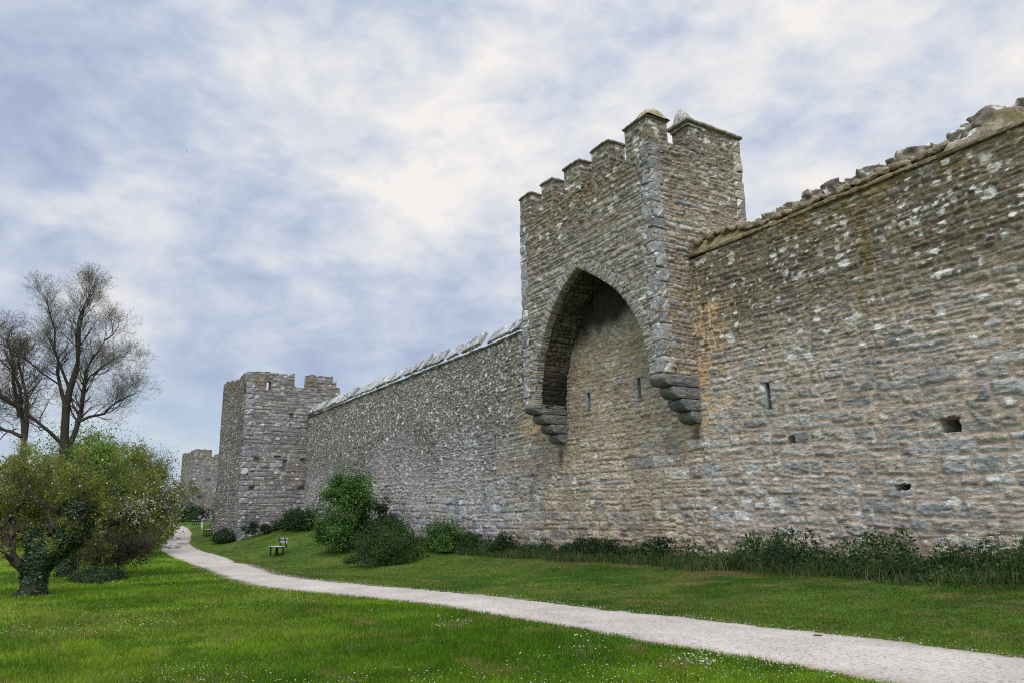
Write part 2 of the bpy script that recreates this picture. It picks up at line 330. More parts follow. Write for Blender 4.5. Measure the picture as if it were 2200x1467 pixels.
# ------------------------------------------------------------------ masonry
class Layout:
    """an irregular coursed wall: courses of varying height, stones of varying length, some split into thin slabs"""
    def __init__(s, seed, hr, wr, split=.3, warp=.10, joint=.012, R=.045, smin=-12, smax=125, zmin=-2, zmax=16, rag=.03):
        g = np.random.default_rng(seed); s.seed = seed; s.split = split; s.warp = warp; s.rag = rag
        z = zmin; zb = [z]
        while z < zmax: z += g.uniform(*hr); zb.append(z)
        s.zb = np.array(zb); s.sb = []
        for i in range(len(zb) - 1):
            n = int((smax - smin) / wr[0]) + 2; w = wr[0] + (wr[1] - wr[0]) * g.random(n) ** 1.4
            b = smin + np.cumsum(w); s.sb.append(b[b < smax + 1])
    def q(s, a, z):
        sd = s.seed
        zw = z + s.warp * 1.6 * (fbm(a * .33, z * .5, sd + 1, 2) - .5) + s.warp * .55 * (vn(a * 2.1, z * 2.1, sd + 2) - .5) + .035 * (vn(a * 7, z * 9, sd + 3) - .5)
        aw = a + .14 * (vn(a * 1.5, z * 2.2, sd + 4) - .5) + .05 * (vn(a * 7, z * 7, sd + 5) - .5)
        row = np.clip(np.searchsorted(s.zb, zw) - 1, 0, len(s.sb) - 1)
        z0 = s.zb[row]; z1 = s.zb[row + 1]
        a0 = np.zeros_like(a); a1 = np.zeros_like(a); k = np.zeros(a.shape, np.int64)
        for r in np.unique(row):
            m = row == r; b = s.sb[r]; i = np.clip(np.searchsorted(b, aw[m]) - 1, 0, len(b) - 2)
            a0[m] = b[i]; a1[m] = b[i + 1]; k[m] = i
        rs = hsh(row, k, sd + 11); f = .33 + .34 * hsh(row, k, sd + 12); h = z1 - z0
        two = rs < s.split; three = rs < s.split * .06
        t = (zw - z0) / h
        sub = np.where(two, (t > f).astype(np.int64), 0)
        lo = np.where(two & (sub == 1), z0 + f * h, z0); hi = np.where(two & (sub == 0), z0 + f * h, z1)
        s3 = np.clip((t * 3).astype(np.int64), 0, 2)
        lo = np.where(three, z0 + s3 * h / 3, lo); hi = np.where(three, z0 + (s3 + 1) * h / 3, hi); sub = np.where(three, s3 + 5, sub)
        key = k * 16 + sub
        # a split pair may break its vertical joint at different places
        r1 = hsh(row, key, sd + 21); r2 = hsh(row, key, sd + 22); r3 = hsh(row, key, sd + 23); r4 = hsh(row, key, sd + 24)
        ds = np.minimum(aw - a0, a1 - aw); dz = np.minimum(zw - lo, hi - zw)
        r = .07; cr = (ds < r) & (dz < r)
        d = np.where(cr, r - np.sqrt((r - np.minimum(ds, r)) ** 2 + (r - np.minimum(dz, r)) ** 2), np.minimum(ds, dz))
        d = d + .034 * (fbm(a * 7, z * 10, sd + 6, 3, .6) - .5) + s.rag * (fbm(a * 2.3, z * 3.1, sd + 8, 2) - .5)
        u = (aw - a0) / (a1 - a0) - .5; v = (zw - lo) / (hi - lo) - .5
        return dict(d=d, r1=r1, r2=r2, r3=r3, r4=r4, u=u, v=v, zw=zw)
class Rubble:
    """uncoursed rubble: flattish stones of random shape"""
    def __init__(s, seed, w, h): s.seed = seed; s.w = w; s.h = h
    def q(s, a, z):
        sd = s.seed; x = (a + .09 * (fbm(a * 3, z * 4, sd + 1, 2) - .5)) / s.w; y = (z + .05 * (fbm(a * 3, z * 4, sd + 2, 2) - .5) + .10 * (fbm(a * .5, z * .5, sd + 3, 2) - .5)) / s.h
        xi = np.floor(x); yi = np.floor(y); b1 = np.full(a.shape, 9.0); b2 = np.full(a.shape, 9.0); kx = xi * 0; ky = yi * 0; ux = xi * 0.; uy = yi * 0.
        for dx in (-1, 0, 1):
            for dy in (-1, 0, 1):
                cx = xi + dx; cy = yi + dy; px = cx + .08 + .84 * hsh(cx, cy, sd + 5); py = cy + .08 + .84 * hsh(cx, cy, sd + 6)
                wt = .75 + .5 * hsh(cx, cy, sd + 7)
                d = (np.maximum(np.abs(x - px), np.abs(y - py)) * .85 + .15 * np.hypot(x - px, y - py)) * wt
                m = d < b1; b2 = np.where(m, b1, np.minimum(b2, d)); kx = np.where(m, cx, kx); ky = np.where(m, cy, ky); ux = np.where(m, x - px, ux); uy = np.where(m, y - py, uy); b1 = np.where(m, d, b1)
        d = (b2 - b1) * .5 * (s.w + s.h) / 2 * 1.25 + .014 * (fbm(a * 11, z * 14, sd + 9, 2) - .5)
        f = lambda k: hsh(kx, ky, sd + 20 + k)
        return dict(d=d, r1=f(1), r2=f(2), r3=f(3), r4=f(4), u=ux * .6, v=uy * .6, zw=z)
LA = Layout(11, (.20, .46), (.26, 1.05), .30, .09, rag=.05)        # large coursed blocks
LC = Layout(12, (.09, .22), (.15, .62), .30, .08, rag=.045)         # smaller coursed slabs
LB = Rubble(13, .30, .125)         # rubble
LF = Layout(14, (.10, .25), (.18, .65), .30, .07, rag=.045)         # tower front
LT = Layout(15, (.2, .40), (.35, 1.1), .25, .10)          # flanking tower
RA = Rubble(51, .58, .29); RC = Rubble(52, .34, .14)
class Mixed:
    """patches of coursed work among uncoursed work"""
    def __init__(s, a, b, seed, share=.5): s.a = a; s.b = b; s.seed = seed; s.t = share
    def q(s, a, z):
        m = fbm(a * .45, z * .8, s.seed, 3) < .5 + (s.t - .5) * .5
        return merge(m, s.a.q(a, z), s.b.q(a, z))
def merge(m, qa, qb):
    return {k: np.where(m, qa[k], qb[k]) for k in qa}
LA = Mixed(LA, RA, 71, .78); LC = Mixed(LC, RC, 72, .72); LF = Mixed(LF, RC, 73, .8)
def relief(q, a, z, joint, R, depth, prot=.05, strata=.022, flush=0.0):
    """height of the face: rough bedded stones standing out of recessed joints"""
    e = np.clip((q['d'] - joint) / R, 0, 1); rnd = np.sqrt(1 - (1 - e) ** 2)
    body = prot * (q['r1'] - .5) + .06 * (q['r2'] - .5) * q['u'] + .05 * (q['r3'] - .5) * q['v']
    lay = fbm(a * 3.6 + q['r4'] * 40, z * 15 + q['r1'] * 30 + 2.5 * fbm(a * 2.4, z * 2.4, 76, 3), 77, 3, .62)
    lay = 1 - np.abs(2 * lay - 1) * 2.2                                # bedding planes: sharp little ledges
    lump = fbm(a * 4.3, z * 7, 78, 4, .6) - .5
    dep = depth * (1 - flush)
    h = dep * rnd + e * body + e * strata * lay + .07 * lump * e + .02 * (fbm(a * 11, z * 13, 79, 2) - .5)
    q['crev'] = sm(-.05, -.75, lay) ; q['lump'] = lump
    return h - dep, e
def stones(q, a, z, e, mortar, warm=.3, dark=0.0, tint=(1, 1, 1), smear=.4):
    """colour of each stone, of the mortar between and smeared over, and the weather on them"""
    r = q['r2']; c = mixc((.315, .318, .30), (.45, .445, .415), q['r3'])
    c = mixc(c, (.255, .255, .258), (r < .22) * .8); c = mixc(c, (.54, .525, .49), (r > .84) * .8)
    c = mixc(c, (.44, .37, .27), (q['r4'] < warm * .45) * .6); c = mixc(c, (.43, .375, .29), ((q['r4'] > .45) & (q['r4'] < .45 + warm * .6)) * .6)
    c = mixc(c, (.46, .37, .32), (q['r4'] > .96) * .5)
    c = c * (.50 + 1.0 * fbm(a * 5.1, z * 12, 61, 4, .65))[..., None]
    c = c * (1 - .5 * q.get('crev', 0 * a))[..., None] * (.86 + .28 * hsh(np.round(a * 40), np.round(z * 40), 69))[..., None]
    dirt = fbm(a * .5, z * .7, 62, 4); d2 = fbm(a * 2.2, z * 2.6, 66, 4, .6)
    c = c * (1 - .25 * sm(.45, .75, dirt) - .25 * sm(.5, .7, d2))[..., None]
    if np.ndim(dark) or dark: c = mixc(c, c * np.array([.52, .46, .37]), dark)
    m = np.broadcast_to(np.asarray(mortar, float), c.shape) * (.55 + .8 * fbm(a * 5, z * 7, 63, 4, .6))[..., None]
    sme = smear * sm(.46, .66, fbm(a * .9, z * 1.3, 64, 4, .6)) * sm(.35, .6, fbm(a * 3.7, z * 6, 65, 3, .6))
    return mixc(m, c, sm(.02, .5, e) * (1 - np.clip(sme, 0, 1))) * np.asarray(tint)
def lichen(c, a, z, amount, scale=5.0, seed=70, col=(.68, .665, .62), size=.5):
    """pale crusts in round spots, each with its own shape"""
    x = a * scale; y = z * scale * 1.35
    xi = np.floor(x); yi = np.floor(y); best = np.full(a.shape, 9.0)
    for dx in (-1, 0, 1):
        for dy in (-1, 0, 1):
            cx = xi + dx; cy = yi + dy; on = hsh(cx, cy, seed) ; rr = .12 + size * hsh(cx, cy, seed + 3) ** 2.2
            px = cx + .2 + .6 * hsh(cx, cy, seed + 1); py = cy + .2 + .6 * hsh(cx, cy, seed + 2)
            d = np.sqrt((x - px) ** 2 + (y - py) ** 2) / rr
            best = np.minimum(best, np.where(on < amount, d, 9.0))
    best = best + 1.9 * (fbm(x * 2.6, y * 3.4, seed + 5, 4, .6) - .5)
    w = sm(1.0, .75, best) * (.75 + .25 * vn(x * 9, y * 9, seed + 9))
    return mixc(c, col, w)
def stain(c, col, w): return mixc(c, c * 0 + np.asarray(col), np.clip(w, 0, 1))
def holes(h, a, z, lst, depth=1.2):
    for (s0, z0, ws, hz) in lst:
        wob = .05 * (fbm(a * 6, z * 6, 33, 2) - .5)
        m = (np.abs(a - s0) + wob < ws / 2) & (np.abs(z - z0) + wob < hz / 2); h = np.where(m, -depth, h)
    return h
def field(mb, O, e, m, a0, a1, z0, z1, da, dz, fun, keep=None, taper=None, zoff=None):
    """a face of masonry: point = O + a*e + z*Z + h*m"""
    na = max(2, int(round((a1 - a0) / da)) + 1); nz = max(2, int(round((z1 - z0) / dz)) + 1)
    A, Zg = np.meshgrid(np.linspace(a0, a1, na), np.linspace(z0, z1, nz), indexing='ij')
    h, c = fun(A, Zg)
    if taper:
        t = np.ones_like(A); w = .05
        if taper[0]: t *= np.clip((A - a0) / w, 0, 1)
        if taper[1]: t *= np.clip((a1 - A) / w, 0, 1)
        if taper[2]: t *= np.clip((Zg - z0) / w, 0, 1)
        if taper[3]: t *= np.clip((z1 - Zg) / w, 0, 1)
        h = h * t
    Zw = Zg if zoff is None else Zg + zoff(A, Zg)
    V = np.asarray(O) + A[..., None] * e + Zw[..., None] * ZZ + h[..., None] * m
    I = np.arange(A.size).reshape(A.shape)
    F = np.stack([I[:-1, :-1], I[1:, :-1], I[1:, 1:], I[:-1, 1:]], -1)
    if np.dot(np.cross(e, ZZ), m) < 0: F = F[..., ::-1]
    if keep is not None:
        ca = (A[:-1, :-1] + A[1:, 1:]) / 2; cz = (Zg[:-1, :-1] + Zg[1:, 1:]) / 2; F = F[keep(ca, cz)]
    F = F.reshape(-1, 4)
    us = np.unique(F); mp = np.full(A.size, -1); mp[us] = np.arange(len(us))
    mb.add(V.reshape(-1, 3)[us], mp[F], c.reshape(-1, 3)[us])

# rough stone block: a rounded, knocked-about box
def _cube(n):
    t = np.linspace(-1, 1, n); V = []; F = []; k = 0
    for ax in range(3):
        for sgn in (-1, 1):
            A, B = np.meshgrid(t, t, indexing='ij'); P = np.zeros((n, n, 3)); P[..., ax] = sgn; P[..., (ax + 1) % 3] = A; P[..., (ax + 2) % 3] = B
            I = np.arange(n * n).reshape(n, n) + k; f = np.stack([I[:-1, :-1], I[1:, :-1], I[1:, 1:], I[:-1, 1:]], -1).reshape(-1, 4)
            if sgn < 0: f = f[:, ::-1]
            V.append(P.reshape(-1, 3)); F.append(f); k += n * n
    V = np.concatenate(V); F = np.concatenate(F)
    key = np.round(V * 1000).astype(np.int64); _, ix, inv = np.unique(key, axis=0, return_index=True, return_inverse=True)
    return V[ix], inv.reshape(-1)[F]
_CUBES = {n: _cube(n) for n in (3, 4, 6, 9, 14)}
def block(mb, c, ax, half, seed, n=6, rnd=.25, jit=.12, col=(.3, .3, .29), spots=0.0):
    """c centre; ax 3x3 rows = axes; half = half sizes"""
    V, F = _CUBES[n]; half = np.asarray(half, float)
    g = np.random.default_rng(seed)
    L = np.linalg.norm(V, axis=1, keepdims=True); q = V / np.max(np.abs(V), 1, keepdims=True)
    sph = V / L * 1.25
    P = V * (1 - rnd) + np.clip(sph, -1, 1) * rnd
    o = g.uniform(0, 50, 3); mn = half.min()
    nz = lambda k, f: (vn(P[:, 0] * f * half[0] / mn * .6 + o[0] + k * 5, P[:, 1] * f * half[1] / mn * .6 + P[:, 2] * f * half[2] / mn * .55 + o[1] + k, seed % 97 + k) - .5)
    D = np.stack([nz(0, 1.1), nz(1, 1.1), nz(2, 1.1)], 1) * 2 * jit * mn + np.stack([nz(3, 2.7), nz(4, 2.7), nz(5, 2.7)], 1) * jit * mn
    Q = (P * half + D) @ np.asarray(ax, float) + np.asarray(c, float)
    cc = np.asarray(col, float) * (.82 + .36 * g.random()) * (.8 + .4 * (nz(7, 2.0) + .5))[:, None]
    if spots:
        w = sm(.70, .78, nz(8, 3.4) + .5 + spots * .2 - .06); cc = mixc(cc, (.66, .66, .64), w)
    mb.add(Q, F, cc)
AX = np.array([U, NN, ZZ])
MORT = (.43, .345, .265); MORTD = (.22, .175, .125); OCH = (.58, .40, .22)

# --- the curtain wall: one continuous style function in (s, z)
SLITS_R = [(12.97, 4.57, .17, .72)]
PUT_R = [(8.38, 3.30, .40, .30), (12.38, 3.34, .20, .17), (15.04, 7.53, .14, .17), (9.6, 2.05, .34, .13), (12.9, 5.9, .1, .08)]
def wall_fun(a, z):
    # courses sag towards us low down
    zz = z + .045 * (15 - a) * sm(8.5, 2, z) * (a < 15.4) + .03 * np.clip(a - 30, 0, 30) * sm(8, 3, z) * (-1)
    wob = 2.4 * (fbm(a * .3, z * .4, 41, 3) - .5)
    qa = LA.q(a, zz); qc = LC.q(a, zz); qb = LB.q(a, zz)
    big = ((z + wob) < 5.2 - .04 * (a - 7)) & (a < 16.5 + wob) | ((z + wob * 1.2) < np.interp(a, [16, 24, 30, 40, 56], [4.0, 3.4, 2.8, 2.0, 1.2]))
    rub = (a + wob * 2 > 25) & ((z + wob * 1.2) > np.interp(a, [23, 28, 40, 54], [6.0, 4.2, 3.4, 2.6]))
    q = merge(big, qa, merge(rub, qb, qc))
    joint = np.where(big & (a < 15.5), .024, .011); R = np.where(rub, .04, .055)
    flush = np.clip(np.where(a < 15.5, .55 * sm(7.5, 4, z + wob), .25) + .5 * (fbm(a * .9, z * 1.3, 64, 4, .6) - .5), 0, .85)
    h, e = relief(q, a, z, joint, R, np.where(rub, .05, np.where(a < 22.7, .033, .040)), prot=np.where(rub, .06, .042), strata=np.where(rub, .010, .018), flush=flush)
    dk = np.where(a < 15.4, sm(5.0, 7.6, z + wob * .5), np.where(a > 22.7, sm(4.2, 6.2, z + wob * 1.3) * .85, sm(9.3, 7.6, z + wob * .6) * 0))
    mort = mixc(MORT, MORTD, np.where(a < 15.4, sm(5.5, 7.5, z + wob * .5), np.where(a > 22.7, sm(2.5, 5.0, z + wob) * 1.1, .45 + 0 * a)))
    och = np.exp(-((a - 15.0) / .75) ** 2) * sm(3.4, 4.3, z) * sm(9.0, 7.6, z) + np.exp(-((a - 23.9) / 1.0) ** 2) * sm(4.3, 4.8, z) * sm(6.6, 5.9, z)
    och = och * sm(.35, .55, fbm(a * 1.3, z * 1.1, 44, 3))
    mort = mixc(mort, OCH, np.clip(och * 1.4, 0, 1))
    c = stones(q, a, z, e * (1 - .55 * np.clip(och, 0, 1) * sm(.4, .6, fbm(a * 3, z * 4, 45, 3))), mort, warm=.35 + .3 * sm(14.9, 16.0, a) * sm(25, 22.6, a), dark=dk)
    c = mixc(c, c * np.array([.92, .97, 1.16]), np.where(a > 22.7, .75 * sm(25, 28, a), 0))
    c = lichen(c, a, z, np.where(a < 15.4, .08 + .34 * sm(4.5, 7.0, z) * (.4 + 1.2 * sm(.35, .6, fbm(a * .35, z * .5, 43, 2))), np.where(a > 24, .12 + .12 * sm(5, 7, z), .03)), 3.6, 70, size=.42)
    rubl = np.where(a > 25, sm(4.5, 6.8, z + wob) * .75, np.where(a < 15.4, .12 * sm(5, 7, z), .0))
    c = lichen(c, a, z, rubl, 8.0, 83, (.60, .595, .585), size=.45)
    c = stain(c, (.16, .115, .035), .8 * np.exp(-((a - 9.75 - .15 * (fbm(z, a, 47, 2) - .5) * 4) / .22) ** 2) * sm(4.8, 5.8, z) * sm(9, 8, z) * sm(.35, .6, fbm(a * 4, z * 2, 48, 3)))
    c = stain(c, (.17, .11, .03), .75 * sm(8.3, 9.1, z) * (a < 15.4) * sm(.42, .62, fbm(a * 1.6, z * 5, 49, 4)))
    # damp black staining inside the arch top, with the vault's shade painted in
    crust_shade = (a > 15.9) & (a < 22.1)
    c = mixc(c, (.022, .020, .019), crust_shade * .95 * sm(7.5, 8.5, z + 1.7 * (fbm(a * 1.1, z * .9, 52, 4) - .5) + .22 * (a - 18.6)))
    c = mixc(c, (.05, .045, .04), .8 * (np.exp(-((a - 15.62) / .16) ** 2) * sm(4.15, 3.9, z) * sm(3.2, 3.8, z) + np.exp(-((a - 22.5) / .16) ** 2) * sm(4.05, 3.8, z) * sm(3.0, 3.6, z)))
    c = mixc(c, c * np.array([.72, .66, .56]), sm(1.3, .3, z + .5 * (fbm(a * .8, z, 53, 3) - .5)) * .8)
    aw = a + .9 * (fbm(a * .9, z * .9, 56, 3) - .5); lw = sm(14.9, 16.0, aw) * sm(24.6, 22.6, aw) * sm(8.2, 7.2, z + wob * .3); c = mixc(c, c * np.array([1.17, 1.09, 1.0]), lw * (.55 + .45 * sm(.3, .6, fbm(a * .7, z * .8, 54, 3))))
    h = holes(h, a, z, SLITS_R + PUT_R + SL_ARCH + SL_LEFT + [(19.0, 3.1, .07, .07)]); c = mixc(c, (.03, .028, .025), h < -.9)  # shade inside the holes and slits painted as near-black colour
    return h, c
SL_ARCH = [(20.72, 5.45, .20, .66), (18.03, 5.55, .20, .66), (20.37, 9.0, .26, .75)]
SL_LEFT = [(27.3, 4.62, .16, .62)]

def slit_frame(parent, s0, z0, w, h, n0=0.0, seed=0, col=(.27, .265, .25)):
    mb = MB()
    for k, sg in enumerate((-1, 1)):
        block(mb, W(s0 + sg * (w / 2 + .03), n0 - .16, z0), AX, (.045, .15, h / 2 + .02), seed + k, 6, .15, .12, col)
    block(mb, W(s0, n0 - .16, z0 + h / 2 + .06), AX, (w / 2 + .14, .17, .06), seed + 5, 6, .2, .15, col)
    block(mb, W(s0, n0 - .16, z0 - h / 2 - .05), AX, (w / 2 + .10, .16, .05), seed + 6, 6, .2, .15, col)
    return mb.build('arrow_slit', M_BLOCK, parent, smooth=True)

def coping_slab(mb, s, top_n, top_z, bot_n, bot_z, w, th, seed, lean=0.0, col=(.36, .36, .36)):
    """a flat stone lying on the sloping wall top"""
    a = W(s, bot_n, bot_z); b = W(s + lean, top_n, top_z); d = b - a; L = np.linalg.norm(d); d = d / L
    nrm = np.cross(U, d); nrm /= np.linalg.norm(nrm)
    if nrm[2] < 0: nrm = -nrm
    side = np.cross(d, nrm)
    block(mb, (a + b) / 2 + nrm * th, np.array([side, d, nrm]), (w / 2, L / 2, th / 2), seed, 9, .10, .32, col, .1)

def crest(mb, s0, s1, prof_n, prof_z, seed, ds=.1, col=(.23, .19, .13), amp=.12, lich=.15, rise=None):
    """rubble and mortar heaped on top of the wall"""
    ss = np.arange(s0, s1 + 1e-6, ds); k = np.linspace(0, 1, len(prof_n) * 6)
    base = np.linspace(0, 1, len(prof_n)); pn = np.interp(k, base, prof_n); pz = np.interp(k, base, prof_z)
    S, K = np.meshgrid(ss, k, indexing='ij'); Nn = np.interp(K, k, pn); Z = np.interp(K, k, pz)
    bump = amp * (fbm(S * 1.9, K * 5, seed, 4) - .5) * 2 * np.sin(np.pi * np.clip(K, 0, 1)) ** .4 + .05 * (fbm(S * 7, K * 14, seed + 1, 2) - .5)
    if rise is not None: Z = Z + rise(S) * sm(0, .3, K)
    Z = Z + bump; Nn = Nn + .06 * (fbm(S * 4, K * 9, seed + 2, 2) - .5)
    C = mixc(col, np.asarray(col) * 1.7, fbm(S * 4, K * 9, seed + 3, 3)); C = mixc(C, (.13, .10, .03), sm(.5, .7, fbm(S * 1.2, K * 3, seed + 4, 3)) * .8)
    C = lichen(C, S, K, lich, 3.0, seed + 5)
    I = np.arange(S.size).reshape(S.shape); F = np.stack([I[:-1, :-1], I[:-1, 1:], I[1:, 1:], I[1:, :-1]], -1).reshape(-1, 4)
    V = WA(S, Nn, Z).reshape(-1, 3); mb.add(V, F, C.reshape(-1, 3))

def simple_box(mb, s0, s1, n0, n1, z0, z1, col=(.2, .18, .15)):
    P = [W(s, n, z) for s in (s0, s1) for n in (n0, n1) for z in (z0, z1)]
    mb.add(P, [(0, 1, 3, 2), (4, 6, 7, 5), (0, 4, 5, 1), (2, 3, 7, 6), (0, 2, 6, 4), (1, 5, 7, 3)], col)

def build_curtain_right():
    t = thing('curtain_wall', tuple(W(8, 0, .2)), 'weathered stone wall with white lichen spots and rubble crest, right of the arched tower', 'wall')
    mb = MB()
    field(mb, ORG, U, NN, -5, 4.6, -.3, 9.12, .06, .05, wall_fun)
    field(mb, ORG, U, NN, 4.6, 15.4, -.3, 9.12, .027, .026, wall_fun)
    simple_box(mb, -5, 15.4, -2.4, -1.4, -.4, 9.1)
    mb.build('masonry', M_STONE, t, smooth=True)
    mb = MB()
    # thin ledge of slabs on the wall head
    g = np.random.default_rng(3); s = -5.0; i = 0
    while s < 15.3:
        w = g.uniform(.35, .9); block(mb, W(s + w / 2, -.16, 9.17 + g.uniform(-.015, .02) + .012 * max(0, s - 12.5) ** 1.6), AX, (w / 2 + .01, .22 + g.uniform(-.03, .03), .045), 300 + i, 6, .12, .35, (.21, .165, .10)); s += w; i += 1
    mb.build('wall_head_ledge', M_ROUGH, t, smooth=True)
    mb = MB()
    crest(mb, 6.9, 15.4, [0.02, -.12, -.35, -.55, -.9, -1.6, -2.4], [9.19, 9.26, 9.46, 9.55, 9.52, 9.5, 9.3], 210, .06, (.19, .145, .085), .15, .04, rise=lambda s: .25 * sm(12.8, 14.2, s))
    crest(mb, -5, 7.9, [0.02, -.05, -.16, -.35, -.6, -1.4, -2.4], [9.19, 9.36, 9.54, 9.68, 9.70, 9.55, 9.3], 220, .05, (.20, .17, .125), .26, .16, rise=lambda s: .09 * np.cos((s - 6.45) * 4.3) - .3 * sm(7.3, 7.9, s))
    g = np.random.default_rng(18)
    for i in range(150):
        s0 = g.uniform(7.6, 15.3); th = g.uniform(-.6, .6); rr = g.uniform(.04, .13); nn_ = -g.uniform(.1, .5)
        block(mb, W(s0, nn_, 9.2 + .62 * (-nn_) + .1 + .25 * float(sm(12.8, 14.2, s0))), np.array([U * math.cos(th) + ZZ * math.sin(th), NN, ZZ * math.cos(th) - U * math.sin(th)]), (rr * 1.3, rr, rr * .55), 1700 + i, 4, .25, .4, (.24, .195, .135))
    mb.build('rubble_crest', M_ROUGH, t, smooth=True)
    g = np.random.default_rng(8)
    spots = [(13.55, .14, .09), (13.0, .12, .08), (12.62, .2, .10), (12.25, .14, .08), (11.85, .17, .1), (11.5, .15, .08), (11.22, .24, .17), (10.95, .12, .12), (10.62, .22, .16), (10.3, .13, .08), (9.98, .2, .1), (9.62, .22, .16), (9.3, .14, .08), (8.95, .16, .12), (8.52, .30, .17), (8.18, .16, .09)]
    spots += [(7.35, .34, .16), (6.72, .42, .20), (6.2, .40, .18), (5.5, .45, .17), (4.7, .4, .18)]
    for i, (s0, w, hgt) in enumerate(spots):
        mb = MB(); th = g.uniform(-.35, .35); ph = g.uniform(-.2, .2)
        ax = np.array([U * math.cos(ph) + ZZ * math.sin(ph), NN * math.cos(th) - ZZ * math.sin(th) * .5, ZZ]); ax /= np.linalg.norm(ax, axis=1, keepdims=True)
        block(mb, W(s0, -.42 + g.uniform(-.06, .06), 9.53 + hgt * .55), ax, (w, g.uniform(.14, .26), hgt), 400 + i, 9, .3, .5, (.17, .145, .11), -.1)
        mb.build('crest_stone', M_ROUGH, t, smooth=True)
    slit_frame(t, *SLITS_R[0], seed=500)
build_curtain_right()

def build_curtain_left():
    t = thing('curtain_wall', tuple(W(38, 0, .2)), 'long rubble wall under tilted pale coping slabs, between the arched and the square tower', 'wall')
    mb = MB()
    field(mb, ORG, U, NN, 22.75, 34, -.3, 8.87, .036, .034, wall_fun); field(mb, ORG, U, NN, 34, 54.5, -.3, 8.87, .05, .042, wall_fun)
    simple_box(mb, 22.75, 54.5, -2.4, -1.4, -.4, 8.85)
    mb.build('masonry', M_STONE, t, smooth=True)
    mb = MB(); crest(mb, 22.75, 54.5, [0.04, -.10, -.3, -.5, -.8, -1.6, -2.4], [8.86, 8.96, 9.10, 9.20, 9.24, 9.15, 9.0], 230, .1, (.20, .165, .12), .09, .05)
    mb.build('rubble_crest', M_ROUGH, t, smooth=True)
    g = np.random.default_rng(5); mb = MB(); s = 22.8; i = 0
    while s < 54.3:
        w = g.uniform(.4, 1.0); block(mb, W(s + w / 2, -.15, 8.90), AX, (w / 2, .19 + g.uniform(-.03, .03), .035), 600 + i, 4, .12, .3, (.15, .13, .10)); s += w; i += 1
    mb.build('wall_head_ledge', M_ROUGH, t, smooth=True)
    s = 23.0; i = 0; gap = 0
    while s < 53.9:
        run = g.integers(2, 5); rise = g.uniform(-.05, .10); ln_ = g.uniform(.05, .22)
        for k in range(run):
            w = g.uniform(.38, .80); mb = MB(); top = rise + g.uniform(-.05, .05)
            coping_slab(mb, s + w / 2, -.40, 9.52 + top, .05, 8.95 + g.uniform(-.02, .03), w * .97, g.uniform(.10, .17), 700 + i, lean=ln_ + g.uniform(-.04, .04), col=g.choice([.22, .27, .32, .36]) * np.array([1, .99, .97]))
            mb.build('coping_slab', M_BLOCK, t, smooth=True); s += w; i += 1
        s += g.uniform(.2, .7)
    slit_frame(t, *SL_LEFT[0], seed=520, col=(.28, .27, .25))
build_curtain_left()

# ------------------------------------------------------------------ the arched tower straddling the wall
T_S0, T_S1, T_P, T_B = 15.4, 22.75, 1.4, -2.75
ARCH_L = [(22.05, 5.3), (22.0, 6.15), (21.8, 6.95), (21.46, 7.72), (21.05, 8.4), (20.52, 9.0), (19.95, 9.45), (19.25, 9.82)]
ARCH_R = [(15.93, 5.3), (15.96, 6.0), (16.08, 6.6), (16.28, 7.1), (16.58, 7.65), (16.95, 8.15), (17.4, 8.6), (17.85, 8.93), (18.5, 9.36), (19.25, 9.82)]
def resample(P, n):
    P = np.array(P, float)
    for _ in range(3):
        Q = [P[0]]
        for a, b in zip(P[:-1], P[1:]): Q += [a * .75 + b * .25, a * .25 + b * .75]
        Q.append(P[-1]); P = np.array(Q)
    d = np.concatenate([[0], np.cumsum(np.linalg.norm(np.diff(P, axis=0), axis=1))]); t = np.linspace(0, d[-1], n)
    return np.stack([np.interp(t, d, P[:, 0]), np.interp(t, d, P[:, 1])], 1), d[-1]
def in_arch(a, z):
    L, _ = resample(ARCH_L, 60); R, _ = resample(ARCH_R, 60)
    lo = np.interp(z, R[:, 1], R[:, 0], left=R[0, 0], right=99); hi = np.interp(z, L[:, 1], L[:, 0], left=L[0, 0], right=-99)
    return (a > lo) & (a < hi)
def tower_skin(lay, warm, dkf, seed, lich, mort=(.27, .22, .165), amt=.5, joint=.010, dep=.038):
    def fun(a, z):
        q = lay.q(a + (seed % 11) * 2.7, z); h, e = relief(q, a, z, joint, .05, dep, prot=.05)
        dk = dkf(a, z) if callable(dkf) else dkf
        c = stones(q, a, z, e, mort, warm, dk)
        c = lichen(c, a, z, lich(a, z) if callable(lich) else lich, 3.6, 70 + seed, size=amt)
        return h, c
    return fun
def front_dark(a, z): return .25 + .55 * sm(10.2, 12.3, z + 1.2 * (fbm(a * .6, z * .6, 55, 3) - .5))
def front_fun(a, z):
    f = tower_skin(LF, .3, front_dark, 1, lambda a, z: .10 + .42 * sm(10.5, 12.2, z), amt=.5); h, c = f(a, z)
    c = stain(c, (.16, .105, .03), .6 * sm(11.5, 12.5, z) * sm(.5, .65, fbm(a * 1.5, z * 3, 57, 3)))
    return h, c
def side_fun(a, z):
    f = tower_skin(LC, .6, lambda a, z: .30 * sm(10.5, 13, z) , 2, .05, mort=(.28, .215, .15), amt=.3, joint=.013); h, c = f(a, z)
    w = sm(.5, .7, fbm(a * .9, z * .9, 58, 3)) * sm(12.5, 11, z)
    c = stain(c, (.42, .29, .16), .55 * w * sm(.4, .6, fbm(a * 5, z * 5, 59, 3))); return h, c
